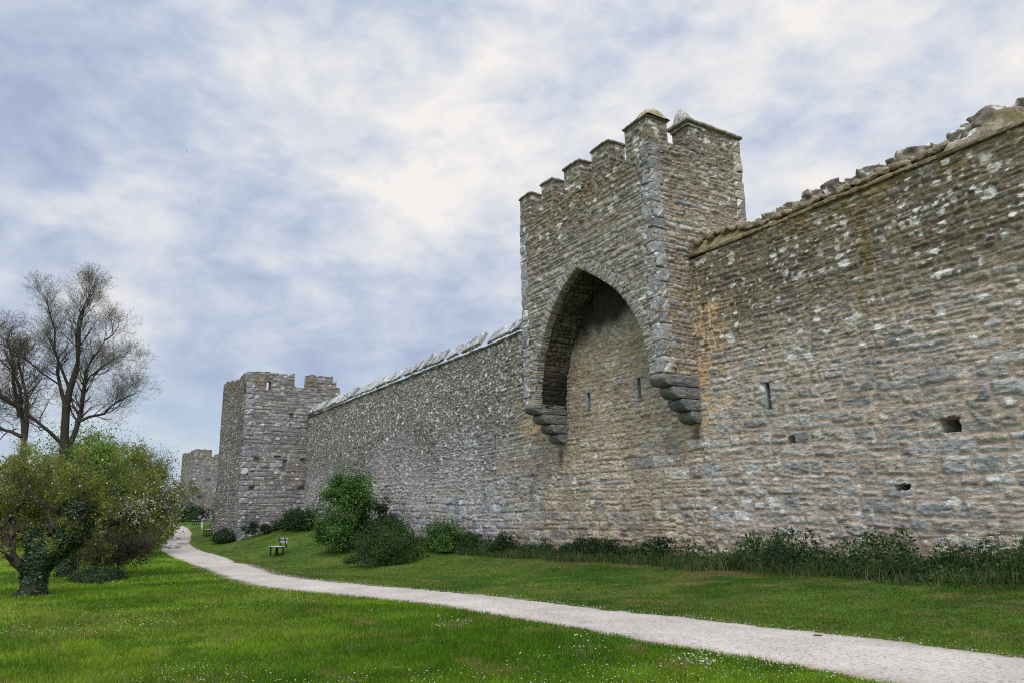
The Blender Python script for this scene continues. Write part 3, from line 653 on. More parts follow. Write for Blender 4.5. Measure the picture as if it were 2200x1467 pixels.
def soffit_fun(a, z):
    q = LF.q(z * 1.0 + 40, a); h, e = relief(q, z, a, .008, .04, .045, prot=.03)
    c = stones(q, z, a, e, (.11, .085, .065), .4, .75); c = mixc(c * .55, (.028, .025, .022), .95 * sm(.16, .42, fbm(z * .6 + 3, a * .9, 111, 4) + .2 * (a < .9)) * sm(0, .2, 1.37 - a)); return h * .8, c  # arch shade painted into the soffit colour, over damp-blackened stone
def merlon(parent, s0, s1, n0, n1, z0, z1, seed, cap=True, slope=0.0):
    """one block of the parapet, its faces masonry"""
    mb = MB(); fun = tower_skin(LF, .35, .75, seed, .45, amt=.55)
    def fn(a, z): return fun(a, z)
    st = .035
    field(mb, ORG + NN * n1, U, NN, s0, s1, z0, z1, st, st, fn, taper=(1, 1, 0, 1)); field(mb, ORG + NN * n0, U, -NN, s0, s1, z0, z1, .08, .08, fn, taper=(1, 1, 0, 1))
    field(mb, ORG + U * s0, NN, -U, n0, n1, z0, z1, st, st, fn, taper=(1, 1, 0, 1)); field(mb, ORG + U * s1, NN, U, n0, n1, z0, z1, .08, .08, fn, taper=(1, 1, 0, 1))
    mb.add([W(s, n, z1) for s, n in ((s0, n0), (s1, n0), (s1, n1), (s0, n1))], [(0, 1, 2, 3)], (.2, .18, .15))
    o = mb.build('merlon', M_STONE, parent, smooth=True)
    if cap:
        mb = MB(); m = (s0 + s1) / 2; g = np.random.default_rng(seed)
        # two flat slabs meeting over the middle in a slight ridge
        for k, (a, b) in enumerate(((s0 - .05, m + .01), (m - .01, s1 + .05))):
            tl = g.uniform(-.03, .03) + (.05 if k else -.05)
            ax = np.array([U + ZZ * tl * (-1), NN + ZZ * g.uniform(-.05, .02), ZZ]); ax /= np.linalg.norm(ax, axis=1, keepdims=True)
            block(mb, W((a + b) / 2, (n0 + n1) / 2, z1 + .035 + g.uniform(0, .02)), ax, ((b - a) / 2, (n1 - n0) / 2 + .06, .035), seed * 7 + k, 9, .1, .35, (.19, .165, .13))
        c = mb.build('cap_slab', M_ROUGH, parent, smooth=True)
    return o
def hump(parent, s0, s1, n0, n1, z0, h, seed, axis='dome', col=(.26, .22, .15)):
    """rounded stone crown on a corner merlon"""
    mb = MB(); k = 16; t = np.linspace(-1, 1, k); A, B = np.meshgrid(t, t, indexing='ij')
    if axis == 'dome': prof = (1 - np.abs(A) ** 2.2) ** .75 * (1 - np.abs(B) ** 2.2) ** .75
    else: prof = (1 - np.abs(A) ** 2.2) ** .75 * np.minimum(1, (1 - np.abs(B)) * 4 + .0) * (.75 + .25 * B)
    Z = z0 + h * np.clip(prof, 0, 1) + .05 * (fbm(A * 2 + seed, B * 2, seed, 3) - .5)
    S = (s0 + s1) / 2 + (s1 - s0) / 2 * A; Nn = (n0 + n1) / 2 + (n1 - n0) / 2 * B
    C = mixc(col, np.asarray(col) * 1.5, fbm(A * 3, B * 3, seed + 2, 3)); C = mixc(C, (.5, .5, .48), sm(.6, .72, fbm(A * 3.4 + 5, B * 3.4, seed + 3, 4)) * .7)
    I = np.arange(k * k).reshape(k, k); F = np.stack([I[:-1, :-1], I[:-1, 1:], I[1:, 1:], I[1:, :-1]], -1).reshape(-1, 4)
    mb.add(WA(S, Nn, Z).reshape(-1, 3), F, C.reshape(-1, 3)); return mb.build('crown_stone', M_ROUGH, parent, smooth=True)
def corbel_stone(parent, s0, s1, nout, z0, z1, seed, nose=.34):
    """bracket stone: flat above, rounded underneath at the nose"""
    h = z1 - z0; th = np.linspace(0, math.pi / 2, 9)
    prof = [(-.15, z1), (nout - .05, z1), (nout, z1 - .05)]
    prof += [(nout - nose * (1 - math.cos(t)) , z1 - .07 - (h - .07) * math.sin(t)) for t in th[1:]]
    prof += [(-.15, z0), (-.15, z1)]
    P = np.array(prof); d = np.concatenate([[0], np.cumsum(np.linalg.norm(np.diff(P, axis=0), axis=1))]); tt = np.linspace(0, d[-1], 44)
    pn = np.interp(tt, d, P[:, 0]); pz = np.interp(tt, d, P[:, 1])
    sx = np.linspace(0, 1, 14); S, J = np.meshgrid(sx, np.arange(44), indexing='ij')
    ed = np.minimum(S, 1 - S); rd = 1 - .06 * np.exp(-ed / .05)
    cn, cz = nout * .45, (z0 + z1) / 2
    Nn = cn + (pn[J] - cn) * rd; Z = cz + (pz[J] - cz) * rd
    nz = .06 * (fbm(S * 2 + seed, J * .12, seed, 3) - .5) + .03 * (fbm(S * 9 + seed, J * .5, seed + 8, 3) - .5); Nn = Nn + nz; Z = Z + nz * .6
    Sx = s0 + (s1 - s0) * S + .03 * (fbm(J * .1, S * 3, seed + 1, 2) - .5)
    C = mixc((.10, .10, .10), (.21, .205, .20), fbm(S * 3 + seed, J * .2, seed + 2, 3))
    I = np.arange(S.size).reshape(S.shape); F = np.stack([I[:-1, :-1], I[:-1, 1:], I[1:, 1:], I[1:, :-1]], -1).reshape(-1, 4)
    mb = MB(); V = WA(Sx, Nn, Z); mb.add(V.reshape(-1, 3), F, C.reshape(-1, 3))
    for k, row in enumerate((0, 13)):                                     # the two cheeks
        k2 = 12; rr = np.linspace(0, 1, k2); c0 = V[row].mean(0); G = c0 + (V[row][None] - c0) * rr[:, None, None]
        bul = .025 * (1 - rr ** 3)[:, None] * (1 if row else -1) + .05 * (fbm(rr[:, None] * 4 + seed, np.arange(44)[None] * .25, seed + 4, 3) - .5) * (1 - rr[:, None] ** 6)
        G = G + bul[..., None] * U
        I = np.arange(k2 * 44).reshape(k2, 44); F = np.stack([I[:-1, :-1], I[:-1, 1:], I[1:, 1:], I[1:, :-1]], -1).reshape(-1, 4)
        if row == 0: F = F[:, ::-1]
        mb.add(G.reshape(-1, 3), F, mixc((.11, .11, .11), (.25, .24, .23), fbm(rr[:, None] * 4 + seed, np.arange(44)[None] * .3, seed + 5, 3)).reshape(-1, 3))
    return mb.build('corbel_stone', M_BLOCK, parent, smooth=True)
def quoins(parent, sc0, nc0, sdir, ndir, z0, z1, seed, hr=(.3, .42), long=.62, short=.36, proud=.03, col=(.24, .236, .232), spots=-.12, n=9):
    """squared corner stones, alternately long on one face and on the other; sdir/ndir point from the corner into the two faces"""
    g = np.random.default_rng(seed); mb = MB(); z = z0; i = 0
    while z < z1 - .05:
        h = min(g.uniform(*hr), z1 - z); ls, ln = (long, short) if i % 2 else (short, long)
        ls *= g.uniform(.85, 1.15); ln *= g.uniform(.85, 1.15)
        c = W(sc0 + sdir * (ls / 2 - proud), nc0 + ndir * (ln / 2 - proud), z + h / 2)
        block(mb, c, AX, (ls / 2, ln / 2, h / 2 - .006), seed * 13 + i, n, .07, .13, np.array(col) * g.uniform(.8, 1.3), spots); z += h; i += 1
    return mb.build('quoin', M_BLOCK, parent, smooth=True)

def build_arch_tower():
    t = thing('arched_tower', tuple(W(19, 0, .2)), 'battlemented stone tower straddling the wall on stepped corbels above a tall pointed arch', 'tower')
    # lower wall inside the arch
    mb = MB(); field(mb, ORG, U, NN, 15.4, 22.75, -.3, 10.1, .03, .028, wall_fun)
    simple_box(mb, 15.4, 22.75, -2.7, -1.4, -.4, 9.9)
    mb.build('lower_wall', M_STONE, t, smooth=True)
    # front over the arch
    mb = MB(); field(mb, ORG + NN * T_P, U, NN, T_S0, T_S1, 5.35, 12.58, .03, .03, front_fun, keep=lambda a, z: ~in_arch(a, z))
    mb.build('front_wall', M_STONE, t, smooth=True)
    # the two ends and the back
    mb = MB()
    field(mb, ORG + U * T_S0, NN, -U, -.02, T_P, 5.35, 12.95, .03, .03, side_fun); field(mb, ORG + U * T_S0, NN, -U, T_B, -.02, 8.9, 12.95, .03, .03, side_fun)
    mb.build('side_wall', M_STONE, t, smooth=True)
    mb = MB(); field(mb, ORG + U * T_S1, NN, U, -.02, T_P, 5.35, 12.95, .06, .06, side_fun); field(mb, ORG + U * T_S1, NN, U, T_B, -.02, 8.6, 12.95, .06, .06, side_fun)
    mb.build('side_wall', M_STONE, t, smooth=True)
    mb = MB(); field(mb, ORG + NN * T_B, U, -NN, T_S0, T_S1, -.3, 12.95, .1, .1, side_fun); mb.build('rear_wall', M_STONE, t, smooth=True)
    mb = MB(); simple_box(mb, T_S0 + .08, T_S1 - .08, T_B + .08, T_P - .08, 10.35, 12.3); simple_box(mb, T_S0 + .08, T_S1 - .08, .72, T_P - .08, 12.3, 12.53); simple_box(mb, T_S0 + .08, T_S0 + .75, T_B + .1, .7, 12.3, 12.9); simple_box(mb, T_S1 - .75, T_S1 - .08, T_B + .1, .7, 12.3, 12.9)
    # core of the haunches behind the front
    mb.build('wall_walk', M_ROUGH, t)
    # soffit of the arch: swept from the front face back to the wall
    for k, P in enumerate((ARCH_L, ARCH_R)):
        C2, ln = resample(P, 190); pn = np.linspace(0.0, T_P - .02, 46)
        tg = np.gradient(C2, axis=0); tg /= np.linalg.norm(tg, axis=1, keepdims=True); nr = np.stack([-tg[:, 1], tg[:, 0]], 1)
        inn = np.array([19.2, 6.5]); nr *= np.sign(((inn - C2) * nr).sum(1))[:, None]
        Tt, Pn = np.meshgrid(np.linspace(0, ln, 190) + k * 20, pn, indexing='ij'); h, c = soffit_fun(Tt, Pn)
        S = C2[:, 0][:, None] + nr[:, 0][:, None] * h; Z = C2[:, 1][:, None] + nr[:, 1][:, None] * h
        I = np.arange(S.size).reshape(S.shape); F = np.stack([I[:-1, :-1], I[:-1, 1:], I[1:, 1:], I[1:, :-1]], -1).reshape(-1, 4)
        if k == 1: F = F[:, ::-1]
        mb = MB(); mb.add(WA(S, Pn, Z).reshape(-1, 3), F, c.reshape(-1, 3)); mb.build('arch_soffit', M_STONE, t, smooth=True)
    # ring of thin voussoirs
    mb = MB(); g = np.random.default_rng(77); i = 0
    for k, P in enumerate((ARCH_L, ARCH_R)):
        C2, ln = resample(P, 400); dd = np.linspace(0, ln, 400); x = .05
        while x < ln - .02:
            w = g.uniform(.05, .11); xm = x + w / 2; p = np.array([np.interp(xm, dd, C2[:, 0]), np.interp(xm, dd, C2[:, 1])])
            p2 = np.array([np.interp(min(xm + .05, ln), dd, C2[:, 0]), np.interp(min(xm + .05, ln), dd, C2[:, 1])]); p1 = np.array([np.interp(xm - .05, dd, C2[:, 0]), np.interp(xm - .05, dd, C2[:, 1])])
            tg = (p2 - p1); tg /= np.linalg.norm(tg); nr = np.array([-tg[1], tg[0]])
            if ((np.array([19.2, 6.5]) - p) * nr).sum() > 0: nr = -nr
            r = g.uniform(.30, .52) if p[1] > 6.6 else g.uniform(.26, .46)
            if k == 1: r = min(r, .30 + .25 * max(0, p[0] - 15.95))
            c = p + nr * (r / 2 - .02); to3 = lambda v: U * v[0] + ZZ * v[1]
            block(mb, W(c[0], T_P - .155, c[1]), np.array([to3(tg), to3(nr), NN]), (w / 2 - .005, r / 2, .165 + g.uniform(-.025, .02)), 900 + i, 6, .12, .22, g.choice([(.31, .30, .265), (.35, .325, .27), (.22, .21, .19), (.36, .28, .19)], p=[.4, .3, .2, .1])); x += w; i += 1
    mb.build('arch_ring', M_BLOCK, t, smooth=True)
    quoins(t, T_S0, T_P, 1, -1, 5.5, 12.75, 31, (.28, .52), .50, .38, .008, spots=-.06); quoins(t, T_S1, T_P, -1, -1, 5.45, 12.6, 32, (.3, .42), .40, .4, .02, (.25, .245, .24), .05)
    quoins(t, T_S0, T_B, 1, 1, 9.3, 13.85, 33, (.28, .4), .4, .36, .03, (.25, .22, .17), .05)
    for s0, s1, sd in ((15.38, 15.98, 1), (22.05, 22.75, 2)):
        for k, no in enumerate((1.47, 1.11, .75, .41)):
            corbel_stone(t, s0 + .02 * (k % 2), s1 - .03 * (k % 2), no, 5.50 - .345 * (k + 1), 5.50 - .345 * k - .012, 40 * sd + k)
    # battlements along the front
    for i, (a, b) in enumerate(((21.98, 22.75), (20.55, 21.25), (18.85, 19.8), (17.25, 18.2))):
        merlon(t, a, b, .72, T_P, 12.5, 13.6, 50 + i)
    merlon(t, 15.4, 16.46, .56, T_P, 12.5, 13.60, 56)
    hump(t, 15.27, 15.95, .50, T_P + .08, 13.64, .40, 58, 'dome', (.25, .20, .12))
    # the long parapet on the end wall, capped with flat slabs, its near end crowned
    merlon(t, 15.4, 16.16, T_B + .02, -.42, 12.945, 13.9, 57, cap=False)
    mb = MB(); n = T_B - .1; i = 0; g = np.random.default_rng(12)
    while n < -.5:
        w = g.uniform(.25, .45); block(mb, W(15.77, n + w / 2, 13.95 + .01 * (i % 3)), AX, (.48, w / 2 + .02, .045), 980 + i, 6, .12, .3, (.24, .215, .17)); n += w; i += 1
    mb.build('cap_slab', M_ROUGH, t, smooth=True)
    hump(t, 15.36, 16.20, -1.0, -.36, 13.80, .80, 61, 'ridge', (.25, .225, .18))
    merlon(t, 21.85, 22.75, T_B + .02, -.42, 12.85, 13.7, 63)
    for i, q in enumerate(SL_ARCH[:2]): slit_frame(t, *q, seed=530 + 10 * i)
build_arch_tower()

# ------------------------------------------------------------------ the square corner tower and the far one
def square_tower(org, eu, en, s0, s1, n0, n1, zb, tops, label, st, seed, slits, notch=True, name='corner_tower'):
    """tops: dict of top profiles; org/eu/en its own frame"""
    global ORG, U, NN, AX
    keep_ = ORG, U, NN, AX; ORG, U, NN = org, eu, en; AX = np.array([U, NN, ZZ])
    t = thing(name, tuple(W(s0, n1, zb)), label, 'tower')
    ztf, zts = tops
    f0 = tower_skin(LT, .12, lambda a, z: .35 + .2 * sm(9, 12, z), seed, .16, mort=(.20, .17, .14), amt=.4)
    f1 = tower_skin(LC, .2, lambda a, z: .45 + .25 * sm(8, 12, z), seed + 1, .22, mort=(.17, .145, .11), amt=.38)
    def cool(f, hl):
        def g(a, z):
            h, c = f(a, z); h = holes(h, a, z, hl, .4); c = mixc(c, (.03, .028, .025), h < -.3); c = c * np.array([.93, .93, 1.0])  # unlit depth of the tower openings painted in near-black
            return h, stain(c, (.2, .13, .04), .55 * sm(10.2, 11.6, z) * sm(.55, .7, fbm(a * .8, z * 1.2, seed + 9, 3)))
        return g
    zm = max(max(ztf(np.linspace(s0, s1, 50))), max(zts(np.linspace(n0, n1, 50))))
    step = lambda f, a: f(a)
    mb = MB(); field(mb, ORG + U * s0, NN, -U, n0, n1, zb, zm, st, st, cool(f0, slits), keep=lambda a, z: (z < zts(a)) & ~((np.abs(a - 3.0) < .13) & (np.abs(z - 11.08) < .33) & notch))
    mb.build('side_wall', M_STONE, t, smooth=True)
    mb = MB(); field(mb, ORG + NN * n1, U, NN, s0, s1, zb, zm, st, st, cool(f1, []), keep=lambda a, z: z < ztf(a)); mb.build('front_wall', M_STONE, t, smooth=True)
    mb = MB(); field(mb, ORG + U * s1, NN, U, n0, n1, zb, zm, .15, .12, cool(f0, []), keep=lambda a, z: z < zts(a)); mb.build('side_wall', M_STONE, t, smooth=True)
    # inner faces and tops of the parapet
    mb = MB(); th = .55
    def strip(fixed, along, a0, a1, zt, win):
        aa = np.arange(a0, a1, .12)
        for a in aa:
            z1_ = float(zt(np.array([a + .06]))[0]) - .01
            bz = [(zfl, z1_)]
            if win and abs(a + .06 - 3.0) < .15: bz = [(10.6, 10.75), (11.4, z1_)]
            for lo, hi in bz:
                if hi <= lo: continue
                if along == 'n': simple_box(mb, s0 + .13, s0 + th, a, a + .12, lo, hi, (.19, .175, .155))
                else: simple_box(mb, a, a + .12, n1 - th, n1 - .13, lo, hi, (.19, .175, .155))
    zfl = 10.6 if notch else 11.3
    strip(0, 'n', n0, n1 - .05, zts, notch); strip(0, 's', s0 + th, s1 - .05, ztf, False)
    simple_box(mb, s0 + .14, s1 - .14, n0 + .14, n1 - .14, zb, zfl + .02, (.17, .155, .13))
    mb.build('parapet', M_ROUGH, t)
    quoins(t, s0, n1, 1, -1, zb, float(ztf(np.array([s0]))[0]) - .08, seed + 20, (.30, .46), .5, .62, .02, (.20, .20, .21), -.08, n=6)
    ORG, U, NN, AX = keep_
    return t
def steps(xs, zs, jit, seed):
    xs = np.array(xs); zs = np.array(zs)
    def f(a):
        a = np.asarray(a, float); i = np.clip(np.searchsorted(xs, a) - 1, 0, len(zs) - 1)
        return zs[i] + jit * (hsh(np.floor(a / .33), 0 * a, seed) - .5)
    return f
NT_F = steps([54, 57.2, 59.6, 61.2], [12.05, 11.95, 12.2, 12.35], .14, 1)
NT_S = steps([-3, -2.35, -2.05, -1.75, .30, 1.17, 4.0], [10.75, 11.25, 11.75, 12.12, 11.12, 12.05, 12.02], .10, 2)
tw = square_tower(ORG, U, NN, 54.5, 63.3, -2.75, 4.5, -.1, (NT_F, NT_S), 'square stone corner tower with broken battlements, at the far end of the rubble wall', .05, 140,
             [(1.25, 8.85, .26, .6), (1.57, 5.33, .22, .72), (3.55, 5.75, .3, .2), (.25, 5.75, .35, .2), (3.75, 3.75, .34, .22), (.25, 3.75, .4, .2), (2.1, 5.95, .5, .12)])
FT_F = steps([0, 3, 6], [12.9, 12.7, 12.4], .2, 3); FT_S = steps([-9, -6.2, -5.2, -4.1, -3.2, -2.6], [13.0, 12.9, 12.6, 12.3, 11.9, 13.0], .2, 4)
rot = R_(4); U2 = np.array([U[0] * math.cos(rot) - U[1] * math.sin(rot), U[0] * math.sin(rot) + U[1] * math.cos(rot), 0]); N2 = np.array([-U2[1], U2[0], 0])
org2 = W(130.5, -5.0, 0) + np.array([-.9, 0, 0]) 
square_tower(org2, U2, N2, 0, 9, -9, 0, .6, (FT_F, FT_S), 'small distant ruined tower with an orange stained corner, beyond the square tower', .12, 160, [(-4.8, 8.3, .3, .9), (-1.2, 5.1, .5, .6), (-2.6, 8.0, .25, .4)], False, 'ruined_tower')
def build_far_wall():
    a = W(63.3, -.4, 0); b = W(130.5, -9.5, 0); e = (b - a); ln = np.linalg.norm(e); e = e / ln; m = np.array([-e[1], e[0], 0])
    mb = MB(); f = tower_skin(LB, .2, .4, 9, .2); field(mb, a, e, m, 0, ln, .5, 8.4, .2, .14, f)
    t = thing('curtain_wall', tuple(a + np.array([0, 0, 1])), 'far stretch of stone wall between the square corner tower and the distant ruined tower', 'wall'); mb.build('masonry', M_STONE, t, smooth=True)
    mb = MB(); i = 0; x = 0
    while x < ln - .5:
        block(mb, a + e * (x + .4) - m * .25 + ZZ * 8.5, np.array([e, m * .8 + ZZ * .6, np.cross(e, m * .8 + ZZ * .6)]), (.45, .45, .07), 1500 + i, 4, .12, .3, (.33, .33, .33)); x += .9; i += 1
    mb.build('coping', M_ROUGH, t, smooth=True)
build_far_wall()

# ------------------------------------------------------------------ plants
def unit(v): return v / np.maximum(np.linalg.norm(v, axis=-1, keepdims=True), 1e-9)
def leaves(mb, P, size, col, g, nrm=None, bias=.6, aspect=.55):
    """one rhombic leaf per point, turned mostly outwards"""
    n = len(P)
    d = unit(g.normal(size=(n, 3)))
    if nrm is not None: d = unit(d * (1 - bias) + nrm * bias)
    a = unit(np.cross(d, unit(g.normal(size=(n, 3))))); b = np.cross(d, a)
    L = (np.broadcast_to(size, (n,)) * g.uniform(.7, 1.35, n))[:, None] / 2; Wd = L * aspect
    V = np.stack([P - a * L, P + b * Wd + a * L * .1, P + a * L, P - b * Wd + a * L * .1], 1).reshape(-1, 3)
    F = np.arange(n * 4).reshape(n, 4); C = np.repeat(np.broadcast_to(col, (n, 3)), 4, 0); mb.add(V, F, C)
def tubes(mb, polys, k, col):
    """polys: list of (points (m,3), radii (m,)) of equal m"""
    if not polys: return
    by = {}
    for p, r in polys: by.setdefault(len(p), []).append((p, r))
    for m, lst in by.items():
        P = np.array([p for p, r in lst]); Rr = np.array([r for p, r in lst]); T = unit(np.gradient(P, axis=1))
        ref = np.where(np.abs(T[..., 2:3]) > .9, np.array([1.0, 0, 0]), np.array([0, 0, 1.0])); X = unit(np.cross(T, ref)); Y = np.cross(T, X)
        th = np.arange(k) * 2 * math.pi / k
        V = P[:, :, None] + Rr[:, :, None, None] * (np.cos(th)[None, None, :, None] * X[:, :, None] + np.sin(th)[None, None, :, None] * Y[:, :, None])
        N = len(lst); I = np.arange(N * m * k).reshape(N, m, k); J = np.roll(I, -1, 2)
        F = np.stack([I[:, :-1], J[:, :-1], J[:, 1:], I[:, 1:]], -1).reshape(-1, 4)
        mb.add(V.reshape(-1, 3), F, col)
def limb(p, d, L, r, g, m=6, wig=.22, up=.05, taper=.45):
    pts = [np.array(p, float)]; d = np.array(d, float) / np.linalg.norm(d)
    for i in range(m - 1):
        d = d + g.normal(size=3) * wig + np.array([0, 0, up]); d /= np.linalg.norm(d); pts.append(pts[-1] + d * L / (m - 1))
    return np.array(pts), np.linspace(r, r * taper, m)
def along(poly, t):
    p, r = poly; x = t * (len(p) - 1); i = min(int(x), len(p) - 2); f = x - i
    return p[i] * (1 - f) + p[i + 1] * f, (p[i + 1] - p[i]) / np.linalg.norm(p[i + 1] - p[i]), r[i] * (1 - f) + r[i + 1] * f
def ramify(poly, g, lens, nums, spread=.9, up=.06, lo=.25, wig=.2, rmin=.004):
    """side branches of side branches; returns them by level"""
    out = [[] for _ in lens]; cur = [poly]
    for lv, (L, n) in enumerate(zip(lens, nums)):
        nxt = []
        for b in cur:
            k = n if isinstance(n, int) else max(1, int(round(n * np.sum(np.linalg.norm(np.diff(b[0], axis=0), axis=1)))))
            for j in range(k):
                t = lo + (1 - lo) * (j + g.random()) / k; p, d, r = along(b, min(t, .999))
                side = unit(np.cross(d, g.normal(size=3))); dd = d * (1 - spread * .45) + side * spread * g.uniform(.6, 1.1)
                q = limb(p, dd, L * g.uniform(.6, 1.25) * (1.15 - .45 * t), max(r * .42, rmin), g, 5, wig, up); nxt.append(q)
        out[lv] = nxt; cur = nxt
    return out

def bush(name, label, s, n, rad, h, nl, size, cols, seed, group=None, clump=34, spread=.30, shape=1.0, stems=7, z0=None, crown=None):
    """a shrub: stems from the ground and leaf sprays in clumps through its volume"""
    g = np.random.default_rng(seed); z = float(terr_sn(s, n)) if z0 is None else z0; base = W(s, n, z)
    t = thing(name, tuple(base), label, 'bush' if 'bush' in name or 'shrub' in name else 'plant', group)
    k = clump; u = unit(g.normal(size=(k, 3))); u[:, 2] = np.abs(u[:, 2]) * 1.0 - .12; u = unit(u); rr = g.uniform(.25, 1.0, k) ** .45
    lump = 1 + .35 * (g.random(k) - .5)
    c = u * rr[:, None] * lump[:, None]; cen = np.stack([c[:, 0] * rad[0], c[:, 1] * rad[1], np.clip(c[:, 2], -.1, 9) * h * .82 + h * .14], 1)
    if shape != 1.0: cen[:, :2] *= (1 - (1 - shape) * np.clip(cen[:, 2:3] / h, 0, 1))
    idx = g.integers(0, k, nl); sp = spread * min(rad[0], h) * .9 * (.6 + .8 * g.random(k))
    off = g.normal(size=(nl, 3)) * sp[idx][:, None] * .62; P = cen[idx] + off; P[:, 2] = np.abs(P[:, 2] - .03) + .03
    frame = np.array([U, NN, ZZ]); Pw = P @ frame + base
    out = unit(unit(off + .0001) * .5 + unit(P * np.array([1 / rad[0], 1 / rad[1], 1 / h])) * .8 + np.array([0, 0, .35])) @ frame
    cc = np.array(cols)[g.integers(0, len(cols), k)][idx] * g.uniform(.65, 1.4, (nl, 1)) * (.8 + .4 * g.random(k))[idx][:, None]
    mb = MB(); leaves(mb, Pw, size, cc, g, out, .5); mb.build('foliage', M_LEAF, t)
    st = []
    for i in range(stems):
        tgt = cen[g.integers(0, k)]; p0 = np.array([g.normal() * .12 * rad[0], g.normal() * .12 * rad[1], -.05])
        pts = np.array([p0 + (tgt - p0) * f + np.array([0, 0, .15 * h * math.sin(f * 3.1)]) * .4 for f in np.linspace(0, 1, 6)]); st.append((pts @ frame + base, np.linspace(.035, .01, 6)))
    mb = MB(); tubes(mb, st, 5, (.09, .075, .055)); mb.build('stems', M_BARK, t)
    return t
ELD = [(.060, .135, .020), (.085, .175, .026), (.040, .095, .018)]; DRK = [(.014, .036, .010), (.021, .048, .012), (.030, .064, .015)]
bush('elder_bush', 'tallest leafy green bush standing in front of the rubble wall near the bench', 37.7, 2.75, (1.75, 1.5), 4.15, 22000, .12, ELD, 1, clump=110, spread=.22)
bush('elder_bush', 'dark green bush close to the rubble wall, tucked right behind the tallest bush', 36.5, 1.1, (.95, .75), 2.3, 5500, .11, DRK, 2, clump=30)
bush('round_shrub', 'rounded clipped looking dark green shrub to the right of the tallest bush', 29.0, 4.1, (1.45, 1.4), 1.75, 15000, .075, [(.035, .080, .014), (.045, .095, .016), (.026, .060, .012)], 3, clump=80, spread=.2)
bush('low_shrub', 'low spreading shrub at the wall foot, right of the rounded shrub', 29.5, 1.25, (1.7, .8), 1.25, 7000, .085, ELD, 4, clump=46)
bush('low_shrub', 'dark low shrub filling the corner between the square tower and the rubble wall', 51.5, 1.3, (2.6, .9), 1.35, 7000, .13, DRK, 5, clump=44)
bush('low_shrub', 'low dark shrub growing along the side of the square tower', 53.6, 2.7, (.6, 1.5), .75, 3000, .12, DRK, 6, clump=26)
bush('ivy_shrub', 'low ivy mound at the foot of the front face of the square tower', 56.6, 5.0, (2.2, .55), .75, 4500, .13, DRK, 7, clump=34)
bush('conical_bush', 'dark evergreen bush beside the path just beyond the square tower', 72.5, 1.2, (1.9, 1.4), 4.6, 9000, .19, [(.018, .050, .016), (.026, .064, .018), (.032, .078, .02)], 8, clump=60, shape=.6)
bush('low_shrub', 'low dark bushes at the foot of the distant ruined tower', 122, -3.0, (5, 2.2), 2.4, 4000, .3, DRK, 9, clump=40)
bush('low_shrub', 'dock plants at the wall foot between the low shrub and the arched tower', 25.4, .85, (.55, .4), .85, 1500, .085, DRK, 10, clump=14)
bush('low_shrub', 'small dark weed clump beneath the left corbel of the arched tower', 23.2, .7, (.8, .4), .55, 1500, .075, DRK, 11, clump=16)

def verge():
    """nettles, docks and long grass along the foot of the wall"""
    g = np.random.default_rng(42); mb = MB()
    N = 52000; s = g.uniform(3.5, 33, N); f = g.random(N)
    dep = np.where(s < 15.2, 1.55, np.where(s < 24, .95, 1.2)) * (.75 + .5 * fbm(s * .9, s * 0, 3, 3))
    n = .08 + f ** .8 * dep
    hh = np.where(s < 15.2, .50, np.where(s < 24, .34, .40)) * (.30 + 1.25 * sm(.3, .72, fbm(s * .9, n * .5, 4, 3))) * np.clip(1.25 - f ** 2 * .8, .3, 1)
    hh = hh * (.55 + .75 * sm(.35, .62, vn(s * 2.4, n * 1.5, 144)))
    hh = hh * np.where((s > 15.3) & (s < 16.6), .25, 1)
    keep = ~((s > 15.4) & (s < 16.4) & (g.random(N) < .75)); s, n, hh = s[keep], n[keep], hh[keep]; N = len(s)
    z = terr_sn(s, n); P = WA(s, n, z + hh * g.random(N) ** .7)
    kind = np.clip((fbm(s * 1.1, n * 1.1, 145, 3) * 9 - 2).astype(int) + g.integers(-1, 2, N), 0, 4)
    col = np.array(DRK + [(.042, .085, .014), (.06, .105, .02)])[kind] * g.uniform(.7, 1.4, (N, 1))
    leaves(mb, P, np.where(s < 16, .085, .09) * g.uniform(.6, 1.5, N), col, g, np.broadcast_to(unit(NN + ZZ * .9), (N, 3)), .45, .42)
    M2 = 15000; s = g.uniform(3.5, 33, M2); n = .1 + g.random(M2) * np.where(s < 15.2, 2.0, 1.5) * (.8 + .4 * fbm(s, s * 0, 3, 3)); h = np.where(s < 15.2, .38, .28) * g.uniform(.25, 1.2, M2) * (.4 + 1.1 * fbm(s * .9, n * .5, 4, 3))
    b = WA(s, n, terr_sn(s, n)); a = g.uniform(0, 6.28, M2); wv = np.stack([np.cos(a), np.sin(a), 0 * a], 1) * (.006 + .0004 * s)[:, None]
    tip = b + np.stack([g.normal(size=M2) * .12, g.normal(size=M2) * .12, h], 1)
    mb.add(np.stack([b - wv, b + wv, tip], 1).reshape(-1, 3), np.arange(M2 * 3).reshape(-1, 3), np.repeat(np.array([(.035, .075, .014), (.055, .095, .02), (.11, .11, .04)])[g.integers(0, 3, M2)] * g.uniform(.7, 1.3, (M2, 1)), 3, 0))
    tag(mb.build('weeds', M_LEAF), 'dark nettles and long grass along the foot of the stone wall', 'weeds', kind='stuff')
verge()
